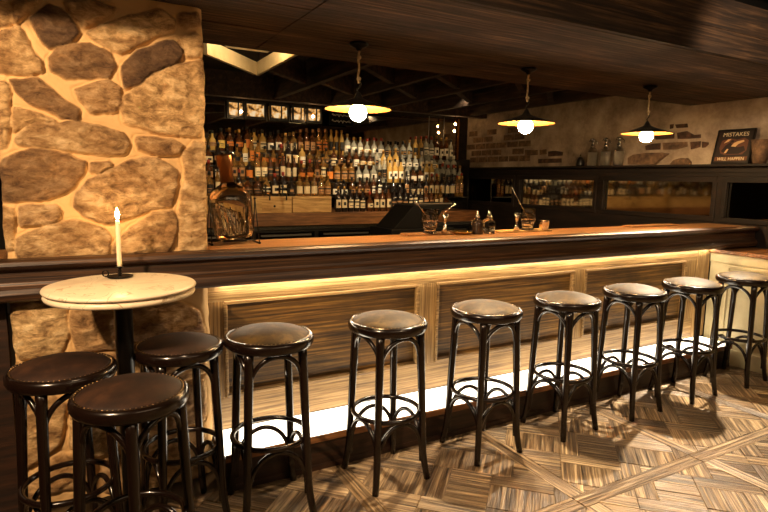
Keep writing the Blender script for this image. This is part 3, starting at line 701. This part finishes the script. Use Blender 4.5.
def spoon(p, q, l):
    t = thing('bar_spoon', l, 'spoon', p)
    d = Vector(q)-Vector(p); mb = MB(); mb.tube([(0, 0, 0), d], .0024, 7); mb.build('handle', 'steel', t)
    mb = MB(); e = d.normalized(); mb.lathe([(0, -.007), (.006, -.004), (.008, 0), (.006, .004), (0, .007)], 10); mb.build('spoon_bowl', 'steel', t)
spoon((2.0, 2.955, ZC+.062), (1.818, 2.93, 1.362), 'long twisted bar spoon leaning in the mixing glass by the cash register')
spoon((2.812, 2.945, ZC+.060), (2.612, 2.925, 1.425), 'long bar spoon leaning in the brightly lit mixing glass')
def jigger(x, y, z, l):
    t = thing('jigger', l, 'jigger', (x, y, z))
    mb = MB(); mb.lathe([(0, .012), (.019, 0), (.021, 0), (.006, .058), (0, .058)], 20); mb.build('small_cup', 'steel', t)
    mb = MB(); mb.lathe([(0, .06), (.006, .058), (.024, .122), (.022, .122), (0, .07)], 20); mb.build('large_cup', 'steel', t)
jigger(2.072, 2.935, ZC+.0122, 'hourglass jigger next to the mixing glass by the cash register')
jigger(2.678, 2.935, ZC+.0102, 'hourglass jigger left of the brightly lit mixing glass')
t = thing('teaspoon', 'short spoon resting upright on the first jigger', 'spoon', (2.085, 2.935, ZC+.137))
mb = MB(); mb.tube([(-.03, 0, .0), (.04, .0, .045)], .002, 6); mb.build('handle', 'steel', t)
mb = MB(); mb.lathe([(0, -.004), (.012, 0), (0, .004)], 14, M=Matrix.Diagonal((1.4, .9, 1)).to_3x3()); mb.build('spoon_bowl', 'steel', t, loc=(.052, 0, .052), rot=(0, -.5, 0))
mb = MB(); mb.lathe([(0, .004), (.03, .002), (.06, .012), (.078, .02), (.080, .018), (.06, .006), (.03, 0), (0, 0)], 32); mb.build('metal_dish', 'brass', loc=(2.21, 2.94, ZC), label='small shallow brass dish between jigger and bitters bottles', cat='dish')
mb = MB(); mb.lathe([(0, .004), (.03, .004), (.034, .066), (.037, .068), (.037, .066), (.032, 0), (0, 0)], 24); mb.build('steel_cup', 'steel', loc=(2.93, 2.93, ZC+.0102), label='small polished steel cup right of the second mixing glass', cat='cup')
def bitters(x, y, mat, l):
    t = thing('bitters_bottle', l, 'bottle', (x, y, ZC), 0, 'dasher bottles on the counter')
    mb = MB(); mb.lathe([(0, 0), (.034, 0), (.037, .004), (.037, .070), (.033, .083), (.017, .092), (.013, .100), (.015, .108), (0, .108)], 24); mb.build('glass_body', mat, t)
    mb = MB(); mb.lathe([(0, .108), (.015, .108), (.015, .116), (.008, .122), (.005, .135), (.003, .148), (0, .148)], 16); mb.build('dasher_top', 'steel', t)
darkglass = plain('near_black_glass', (.02, .012, .008, 1), .1)
bitters(2.318, 2.91, darkglass, 'black bitters bottle with dasher top, outermost of the four dasher bottles')
bitters(2.372, 2.985, 'glass', 'clear dasher bottle standing behind the black bitters bottle')
bitters(2.418, 2.91, 'glass', 'clear dasher bottle in front at the end nearest the second jigger')
bitters(2.470, 2.985, 'glass', 'clear dasher bottle in the rear at the end nearest the second jigger')
# cash register
cr = thing('cash_register', 'black cash register with slanted screen behind the counter', 'cash register', (2.3, 3.55, 0))
mb = MB(); mb.box(-.40, .42, -.02, .38, .0, .93); mb.build('stand_cabinet', 'dark', cr)
mb = MB(); mb.box(-.27, .30, 0, .34, .9302, 1.10); mb.build('cash_drawer', 'black', cr, bevel=.006)
mb = MB(); mb.prism([(-.24, 1.1), (.10, 1.1), (.20, 1.24), (.285, 1.262), (.285, 1.292), (-.07, 1.272)], .02, .30, 'xz'); mb.build('screen', 'black', cr, bevel=.004)
mb = MB(); mb.box(-.06, .28, .018, .026, 1.284, 1.292); mb.build('screen_edge', 'brushed', cr)

# ------------------------------------------------------------------ back bar
bk = thing('back_bar', 'long low back bar with thick wooden slab top under the bottles', 'back bar', (3, 6.5, 0))
mb = MB(); mb.box(-.5-3, 4.98-3, -.235, .34, .90, 1.05); mb.build('slab_top', 'backwood', bk, bevel=.006)
mb = MB(); mb.box(-.5-3, 4.98-3, -.14, .34, 0, .84); mb.build('carcass', 'dark', bk)
mb = MB(); mb.box(-.5-3, 4.98-3, -.17, .34, .85, .895); mb.build('steel_edge', 'steel', bk)
for k in range(5):
    x = -1.95+k*.78; mb = MB(); mb.box(x, x+.72, -.165, -.141, .08, .82); d_ = mb.build('door', 'fridge', bk, bevel=.003)
    mb = MB(); mb.box(x+.05, x+.67, -.185, -.166, .775, .795); mb.build('handle', 'brushed', d_)
# crates and drawer box on the slab
mb = MB(); mb.box(-.22, .22, -.1, .1, 0, .19); 
bx = thing('drawer_box', 'pine box with a small drawer and black taps below the bottles', 'box', (2.03, 6.41, 1.051))
mb.build('box_body', 'pine', bx, bevel=.004)
mb = MB(); mb.box(-.14, .14, -.108, -.1, .03, .13); dr = mb.build('drawer', 'pine', bx, bevel=.003)
mb = MB(); mb.lathe([(0, -.02), (.012, -.018), (.014, -.01), (.006, 0), (0, 0)], 12, M=Matrix.Rotation(-PI/2, 3, 'X')); mb.build('knob', 'iron', dr, loc=(0, -.125, .08))
for s_ in (-.1, .1):
    mb = MB(); mb.tube([(s_, -.12, .21), (s_, -.12, .30)], .008, 8); mb.tube([(s_-.045, -.12, .275), (s_+.045, -.12, .275)], .009, 8); mb.tube([(s_, -.12, .225), (s_+.03, -.17, .2), (s_+.03, -.18, .15)], .009, 8)
    for dx, dz in ((-.05, .275), (.05, .275), (0, .31), (0, .22)): mb.lathe([(0, -.02), (.017, -.008), (.019, 0), (.017, .008), (0, .02)], 10, (s_+dx, -.12, dz))
    mb.build('tap', 'iron', bx)
def crate(x, w_, l, h=.19):
    t = thing('wooden_crate', l, 'crate', (x, 6.41, 1.051))
    mb = MB(); mb.box(-w_/2, w_/2, -.1, .1, 0, h); mb.build('crate_body', 'pine', t, bevel=.004)
    mb = MB()
    for zz in (.004, h-.024): mb.box(-w_/2+.003, w_/2-.003, -.106, -.1, zz, zz+.02)
    mb.build('batten', 'pine', t, bevel=.002)
crate(1.425, .75, 'pine crate behind the oversized bottle, left of the drawer box')
crate(.66, .74, 'pine crate hidden behind the stone pillar, seen in the wall mirror'); crate(-.1, .74, 'pine crate furthest behind the pillar, seen only in the wall mirror')
crate(2.51, .50, 'plain pine crate right of the drawer box under pale labelled bottles')
# stepped bottle shelf
sh = thing('bottle_shelf', 'stepped dark wooden shelf carrying the tiers of bottles', 'shelf', (3, 6.6, 1.051))
TZ = [1.051, 1.235, 1.42, 1.59, 1.76]; TY = [6.36, 6.465, 6.57, 6.67, 6.77]
for k in range(1, 5):
    mb = MB(); mb.box((-.485 if k > 1 else 2.79)-3, 4.94-3, TY[k]-.047-6.6, (TY[k]+.047)-6.6 if k < 4 else .23, TZ[k]-.013-1.051, TZ[k]-.001-1.051); mb.build('shelf_board', 'dark', sh)
for xe in (-.497, 4.945):
    mb = MB(); mb.box(xe-3, xe+.012-3, -.14, .23, 0, .71); mb.build('end_board', 'dark', sh)
# no strip lights on the shelf; added spots from above brighten the bottles
# tall mirror behind bottles
mr = thing('back_mirror', 'large dark mirror behind the bottles with slim brass edge', 'mirror', (3.0, 6.85, 0))
mb = MB(); mb.box(-.5-3, 4.97-3, -.012, 0, 1.06, 2.34); mb.build('glass', 'mirror', mr)
mb = MB(); mb.box(4.985-3, 5.02-3, -.03, 0, 1.0, 2.36); mb.build('brass_edge', 'brass', mr)
mb = MB()
for x in (4.49, 4.75): mb.box(x-3, x+.012-3, -.016, -.0125, 1.9, 2.36)
mb.build('joint_strip', 'brushed', mr)
# transom panes over the bottles; the reflections in them are painted as glow
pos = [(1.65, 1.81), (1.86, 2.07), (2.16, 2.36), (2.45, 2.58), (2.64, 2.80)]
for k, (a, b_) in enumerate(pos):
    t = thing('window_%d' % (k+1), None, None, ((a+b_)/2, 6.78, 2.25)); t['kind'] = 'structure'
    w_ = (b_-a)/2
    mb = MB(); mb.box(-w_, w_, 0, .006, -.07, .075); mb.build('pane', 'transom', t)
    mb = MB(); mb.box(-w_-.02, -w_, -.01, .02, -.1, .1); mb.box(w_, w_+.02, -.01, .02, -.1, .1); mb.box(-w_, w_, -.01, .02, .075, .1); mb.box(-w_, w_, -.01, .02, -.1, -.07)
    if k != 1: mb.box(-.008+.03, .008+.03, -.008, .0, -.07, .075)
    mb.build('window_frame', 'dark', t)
def spark(x, z, l, y=6.62, r_=.016):
    t = thing('small_bulb_lamp', l, 'lamp', (x, y, z), 0, 'small bare bulbs above the bottles')
    mb = MB(); mb.lathe([(r_*math.sin(a), r_*math.cos(a)) for a in np.linspace(0, PI, 9)], 12); mb.build('bulb', 'spark', t)
    mb = MB(); mb.tube([(0, 0, r_), (0, 0, 2.36-z)], .004, 6); mb.build('stem', 'brass', t)
spark(1.75, 2.21, 'small bare bulb above the bottles nearest the stone pillar')
spark(2.64, 2.215, 'small bare bulb above the bottles between the pillar and the first pendant')
spark(4.80, 2.255, 'upper small bare bulb by the brass mirror edge')
spark(4.80, 2.16, 'lower small bare bulb by the brass mirror edge', y=6.64)
t = thing('chalk_sign', 'small black sign with two lines of pale script above the bottles', 'sign', (3.08, 6.72, 2.22))
mb = MB(); mb.box(-.18, .16, 0, .012, -.08, .10); mb.build('board', 'black', t)
chalk = plain('chalk', srgb(200, 190, 170), .9)
mb = MB()
for j, z in enumerate((.045, -.03)):
    n = 60; mb.tube([(-.14+.26*i/n, -.003, z+.014*math.sin(i*1.05)*(.5+.5*math.sin(i*.37+j))+.008*math.sin(i*.5)) for i in range(n+1)], .0035, 5)
mb.build('lettering', chalk, t)

# ---- bottles
GL = {'amber': plain('amber_glass', (.62, .34, .09, 1), .06, trans=.75, spec=.6), 'brown': plain('brown_glass', (.10, .035, .01, 1), .08, trans=.3, spec=.6),
      'green': plain('green_glass', (.06, .085, .035, 1), .08, trans=.5, spec=.6), 'black': plain('black_glass', (.015, .01, .008, 1), .1, spec=.7),
      'clear': plain('pale_glass', (.80, .79, .68, 1), .05, trans=.65, spec=.6), 'golden': plain('golden_glass', (.85, .55, .16, 1), .06, trans=.4, spec=.6)}
LB = {'cream': plain('cream_label', srgb(226, 206, 166), .6), 'white': plain('white_label', srgb(240, 232, 214), .6), 'orange': plain('orange_label', srgb(206, 120, 44), .6),
      'black': plain('black_label', srgb(26, 22, 20), .5), 'yellow': plain('yellow_label', srgb(226, 190, 96), .6), 'tan': plain('tan_label', srgb(172, 128, 84), .6), 'red': plain('red_label', srgb(138, 44, 26), .6)}
CP = {'black': plain('black_cap', srgb(20, 18, 16), .35), 'gold': plain('gold_cap', srgb(206, 160, 84), .3, 1), 'white': plain('white_cap', srgb(226, 218, 200), .4), 'red': plain('red_cap', srgb(150, 46, 24), .4), 'cork': M['cork']}
SHP = {'tall': ([(0, 0), (.034, 0), (.036, .004), (.036, .185), (.031, .205), (.016, .225), (.0135, .245), (.0135, .285), (0, .285)], .036, .05, .15, .0155, .27, .31),
       'round-shouldered': ([(0, 0), (.039, 0), (.041, .004), (.041, .15), (.036, .172), (.018, .192), (.0145, .20), (.0145, .245), (0, .245)], .041, .035, .125, .017, .225, .27),
       'squat': ([(0, 0), (.046, 0), (.048, .005), (.049, .10), (.045, .125), (.026, .148), (.0155, .158), (.0155, .195), (0, .195)], .049, .03, .098, .018, .18, .225),
       'slim': ([(0, 0), (.028, 0), (.030, .004), (.030, .20), (.026, .225), (.0135, .25), (.012, .27), (.012, .30), (0, .30)], .030, .06, .17, .014, .29, .322),
       'flask-like': ([(0, 0), (.036, 0), (.040, .01), (.046, .07), (.046, .10), (.037, .14), (.018, .165), (.014, .18), (.014, .23), (0, .23)], .046, .055, .105, .017, .215, .255)}
BM = {}
def body_mesh(shape, gcol):
    k = ('b', shape, gcol)
    if k not in BM: mb = MB(); mb.lathe(SHP[shape][0], 14); BM[k] = mb.mesh('glass_body', GL[gcol])
    return BM[k]
def label_mesh(shape, lcol, style):
    k = ('l', shape, lcol, style)
    if k not in BM:
        _, r_, z0, z1, *_ = SHP[shape]; r_ += .0012; mb = MB(); n = 9; A = math.radians(62)
        def patch(a0, a1, za, zb, mi, rr):
            vs = []; 
            for z in (za, zb): vs += [(rr*math.sin(a), -rr*math.cos(a), z) for a in np.linspace(a0, a1, n)]
            mb.add(vs, [(i, i+1, i+1+n, i+n) for i in range(n-1)], True, mi)
        patch(-A, A, z0, z1, 0, r_)
        h = z1-z0
        if style == 1: patch(-A*.4, A*.4, z0+h*.3, z0+h*.7, 1, r_+.0006)
        elif style == 2: patch(-A, A, z0+h*.62, z0+h*.8, 1, r_+.0006); patch(-A*.7, A*.7, z0+h*.2, z0+h*.3, 1, r_+.0006)
        elif style == 3: patch(-A*.6, A*.6, z0+h*.45, z0+h*.55, 1, r_+.0006); patch(-A*.5, A*.5, z0+h*.2, z0+h*.27, 1, r_+.0006)
        BM[k] = mb.mesh('label', [LB[lcol], LB['black' if lcol != 'black' else 'tan']])
    return BM[k]
def cap_mesh(shape, ccol):
    k = ('c', shape, ccol)
    if k not in BM:
        _, _, _, _, r_, z0, z1 = SHP[shape]; mb = MB(); mb.lathe([(0, z0), (r_, z0), (r_, z1-.003), (r_-.003, z1), (0, z1)], 12); BM[k] = mb.mesh('cap', CP[ccol])
    return BM[k]
ORD = ['first', 'second', 'third', 'fourth', 'fifth', 'sixth', 'seventh', 'eighth', 'ninth', 'tenth', 'eleventh', 'twelfth', 'thirteenth', 'fourteenth', 'fifteenth', 'sixteenth', 'seventeenth', 'eighteenth', 'nineteenth', 'twentieth']
ORD += ['twenty-'+o for o in ORD[:9]]+['thirtieth']+['thirty-'+o for o in ORD[:9]]+['fortieth']+['forty-'+o for o in ORD[:9]]
TN = ['bottom', 'second', 'middle', 'fourth', 'top']
def bottle(x, y, z, shape, g_, l_, c_, style, label, group):
    t = thing('liquor_bottle', label, 'bottle', (x, y, z), random.uniform(-.25, .25), group)
    put('glass_body', body_mesh(shape, g_), t); put('label', label_mesh(shape, l_, style), t); put('cap', cap_mesh(shape, c_), t)
    s_ = random.uniform(.93, 1.06); t.scale = (s_, s_, s_*random.uniform(.96, 1.05))
R2 = random.Random(11)
for k in range(5):
    x = 1.10 if k else 2.83; i = 0
    if k == 0: xe = 4.55
    else: xe = 4.83
    run = None; cnt = 0; row_ = []
    while x < xe:
        right = x > 3.05
        if cnt <= 0:
            cnt = R2.choice([1, 1, 2, 2, 3])
            shape = R2.choice(['tall', 'round-shouldered', 'squat', 'slim', 'flask-like', 'round-shouldered', 'tall'])
            if right and k >= 2: g_ = R2.choice(['clear', 'clear', 'golden', 'clear', 'clear', 'brown']); l_ = R2.choice(['white', 'cream', 'yellow', 'white', 'cream', 'black']); c_ = R2.choice(['white', 'gold', 'black', 'red', 'cork'])
            elif k <= 1: g_ = R2.choice(['brown', 'black', 'black', 'brown', 'black', 'amber']); l_ = R2.choice(['cream', 'white', 'tan', 'cream', 'black', 'tan']); c_ = R2.choice(['black', 'black', 'black', 'gold', 'red'])
            else: g_ = R2.choice(['amber', 'amber', 'brown', 'black', 'golden', 'brown']); l_ = R2.choice(['cream', 'tan', 'orange', 'white', 'black', 'cream', 'yellow']); c_ = R2.choice(['gold', 'black', 'cork', 'black', 'black', 'red', 'gold'])
            style = R2.choice([0, 1, 2, 3])
        w_ = SHP[shape][1]*1.1
        row_.append((x+w_, shape, g_, l_, c_, style)); x += 2*w_+R2.uniform(.002, .012); cnt -= 1
    for i, (xx, shape, g_, l_, c_, style) in enumerate(row_):
        # crates stand where the two lowest tiers begin
        z = TZ[k]; y = TY[k]
        if k == 1 and xx < 2.76: z = 1.242; y = 6.44
        lab_ = '%s %s bottle, %s label, %s cap, %s from the left on the %s tier' % (g_ if g_ != 'brown' else 'brown', shape, l_, c_, ORD[i], TN[k])
        bottle(xx, y, z, shape, g_, l_, c_, style, lab_, 'liquor bottles on the back bar shelf')

for k in (1, 2):
    x = -.38
    while x < 1.03:
        shape = R2.choice(['tall', 'round-shouldered', 'squat', 'slim']); x += SHP[shape][1]*1.1
        bottle(x, 6.44 if k == 1 else TY[2], 1.242 if k == 1 else TZ[2], shape, R2.choice(['brown', 'amber', 'black', 'golden']), R2.choice(['cream', 'white', 'tan']), 'black', 1,
               'bottle behind the stone pillar, seen only as a reflection in the wall mirror', 'bottles behind the pillar reflected in the wall mirror')
        x += SHP[shape][1]*1.1+R2.uniform(.01, .03)
# ------------------------------------------------------------------ things on the wall ledge
ZLE = ZL+.0222
def siphon(y, l):
    t = thing('soda_siphon', l, 'soda siphon', (5.10, y, ZLE), 0, 'soda siphons on the ledge'); 
    mb = MB(); mb.lathe([(0, 0), (.046, 0), (.05, .006), (.05, .155), (.045, .175), (.03, .192), (.02, .20), (.02, .21), (0, .21)], 24); mb.build('glass_body', 'glass', t)
    mb = MB(); mb.lathe([(0, .01), (.042, .012), (.042, .15), (0, .15)], 20); mb.build('soda', 'frost', t)
    mb = MB(); mb.lathe([(0, .20), (.024, .20), (.026, .22), (.018, .232), (.016, .262), (.026, .27), (.03, .285), (.02, .30), (0, .303)], 18); mb.build('head', 'steel', t)
    mb = MB(); mb.tube([(0, .0, .27), (0, -.03, .278), (0, -.055, .262), (0, -.062, .235)], .007, 8); mb.build('spout', 'steel', t)
    mb = MB(); mb.tube([(0, .0, .285), (0, .035, .295), (0, .05, .27)], .006, 8); mb.build('lever', 'steel', t)
siphon(4.425, 'glass soda siphon on the ledge, nearest the dark bell shape'); siphon(4.245, 'glass soda siphon on the ledge, middle of the three'); siphon(4.075, 'glass soda siphon on the ledge, nearest the bricks and third lamp')
t = thing('small_bell', 'small dark bell-shaped jar on the ledge beside the soda siphons', 'jar', (5.10, 4.59, ZLE))
mb = MB(); mb.lathe([(0, 0), (.045, 0), (.046, .02), (.038, .07), (.024, .10), (0, .108)], 24); mb.build('jar_body', 'dark', t)
mb = MB(); mb.lathe([(0, .106), (.008, .11), (.011, .12), (.006, .13), (0, .132)], 12); mb.build('knob', 'steel', t)
# framed poster leaning on the wall
ps = thing('framed_poster', 'small dark framed vintage poster leaning on the ledge against plaster wall', 'poster', (5.085, 2.905, ZLE))
ps.rotation_euler = (0, math.radians(14), 0)
W_, H_ = .150, .315
mb = MB()
mb.box(-.008, .010, -W_-.012, W_+.012, 0, .012); mb.box(-.008, .010, -W_-.012, W_+.012, H_-.012, H_); mb.box(-.008, .010, -W_-.012, -W_, .012, H_-.012); mb.box(-.008, .010, W_, W_+.012, .012, H_-.012)
mb.build('frame', 'dark', ps, bevel=.002)
mb = MB(); mb.box(0, .009, -W_, W_, .012, H_-.012); sheet = mb.build('sheet', plain('poster_black', srgb(34, 24, 20), .5), ps)
def fig(polys, mat, name, x=-.0012):
    mb = MB()
    for p in polys:
        n = len(p); mb.add([(x, -u, v) for u, v in p], [tuple(range(n))])
    return mb.build(name, mat, sheet)
fig([[(-.10, .10), (-.12, .15), (-.11, .215), (-.04, .235), (.02, .22), (.08, .235), (.12, .21), (.12, .12), (.09, .085), (-.06, .082)]], plain('poster_brown', srgb(92, 56, 38), .6), 'picture_ground', -.0008)
fig([[(-.02, .16), (.0, .19), (.03, .205), (.08, .215), (.085, .20), (.04, .18), (.02, .155)], [(-.09, .19), (-.06, .225), (-.03, .228), (-.05, .205)], [(-.07, .10), (-.05, .14), (-.035, .135), (-.05, .10)]], plain('poster_pale', srgb(206, 168, 120), .6), 'pale_shapes')
fig([[(-.10, .12), (-.07, .17), (-.03, .20), (-.01, .17), (.04, .15), (.09, .16), (.11, .12), (.06, .09), (-.05, .09)], [(-.035, .195), (-.025, .215), (-.005, .215), (-.003, .195)]], plain('poster_shadow', srgb(40, 26, 24), .6), 'dark_figures', -.0010)
fig([[(-.14, .03), (.14, .03), (.14, .066), (-.14, .066)]], plain('poster_band', srgb(96, 58, 32), .6), 'text_band', -.0008)
def text(s_, mat, size, y, z, parent, x=-.0016, sx=1):
    cu = bpy.data.curves.new('lettering', 'FONT'); cu.body = s_; cu.size = size; cu.align_x = 'CENTER'; cu.extrude = .0003; cu.materials.append(mat)
    o = bpy.data.objects.new('lettering', cu); COL.objects.link(o); o.parent = parent
    me = None; bpy.context.view_layer.update(); me = bpy.data.meshes.new_from_object(o); bpy.data.objects.remove(o); o = bpy.data.objects.new('lettering', me); COL.objects.link(o); o.parent = parent
    o.matrix_local = Matrix(((0, 0, -1, x), (-1, 0, 0, y), (0, 1, 0, z), (0, 0, 0, 1))) @ Matrix.Diagonal((sx, 1, 1, 1)); return o
pt = plain('poster_text', srgb(214, 196, 160), .6)
text('MISTAKES', pt, .05, 0, .252, sheet, sx=1.02); text('WILL HAPPEN', pt, .040, 0, .034, sheet, sx=.94)
t = thing('woven_pot', 'rough stoneware pot on the ledge at the very edge beside the poster', 'pot', (5.10, 2.66, ZLE))
mb = MB(); mb.lathe([(0, 0), (.05, 0), (.062, .06), (.07, .14), (.074, .18), (.078, .2), (.07, .2), (.06, .1), (0, .03)], 24); mb.build('pot_body', 'brick_pale', t)

# ------------------------------------------------------------------ lights
def spot(name, loc, tgt, e, size=60, blend=.6, rad=.06, col=(1, .72, .42)):
    l = bpy.data.lights.new(name, 'SPOT'); l.energy = e; l.spot_size = math.radians(size); l.spot_blend = blend; l.shadow_soft_size = rad; l.color = col
    o = bpy.data.objects.new(name, l); COL.objects.link(o); o.location = loc
    o.rotation_euler = (Vector(tgt)-Vector(loc)).to_track_quat('-Z', 'Y').to_euler()
def area(name, loc, tgt, e, sx, sy, col=(1, .72, .42)):
    l = bpy.data.lights.new(name, 'AREA'); l.energy = e; l.shape = 'RECTANGLE'; l.size = sx; l.size_y = sy; l.color = col
    o = bpy.data.objects.new(name, l); COL.objects.link(o); o.location = loc
    o.rotation_euler = (Vector(tgt)-Vector(loc)).to_track_quat('-Z', 'Y').to_euler()
OR = (1, .70, .41)
spot('added_spot_pillar', (-1.2, .7, 2.5), (.1, 2.7, 1.6), 370, 84, col=OR)  # unseen spot added to light the pillar from the front
spot('added_spot_table', (.5, 1.5, 2.5), (.15, 2.35, 1.0), 26, 30, col=OR)  # added out-of-view spot brightening the tabletop
spot('added_spot_stools', (1.8, .2, 2.5), (2.4, 2.2, .3), 32, 80, col=(1, .74, .46))  # fill added for stools and floor, no fixture in view
spot('added_spot_corner', (2.6, .9, 2.4), (5.1, 3.0, 1.7), 95, 62, col=(1, .74, .50))  # unseen spot put in to brighten the right wall
spot('added_floor_spot', (4.6, 2.72, 2.19), (3.1, 1.2, 0), 560, 72, rad=.03, col=(1, .82, .58))  # added back light raking the floor; the beam carries no fixture
spot('added_floor_spot', (2.3, 2.72, 2.19), (1.5, 1.3, 0), 230, 66, rad=.03, col=(1, .78, .5))  # weaker second floor light, likewise added without a fixture
for x, e in ((1.4, 36), (2.3, 44), (3.2, 80), (4.1, 130)): spot('added_shelf_spot', (x+.1, 5.5, 2.5), (x+.15, 6.7, 1.35), e, 52, rad=.02, col=(1, .74, .44))  # spots added to brighten the bottle tiers
area('added_recess_light', (1.1, 3.75, 2.30), (1.1, 3.9, 2.6), 7, .15, .15, OR)  # small light added to brighten the pale recess boards
area('added_wash', (1.5, -.3, 2.5), (1.8, 2.2, 1.2), 14, 2.5, .8, OR)  # soft front fill added out of view
w = bpy.data.worlds.new('world'); SC.world = w; w.use_nodes = True
w.node_tree.nodes['Background'].inputs[0].default_value = (.02, .014, .009, 1); w.node_tree.nodes['Background'].inputs[1].default_value = .3
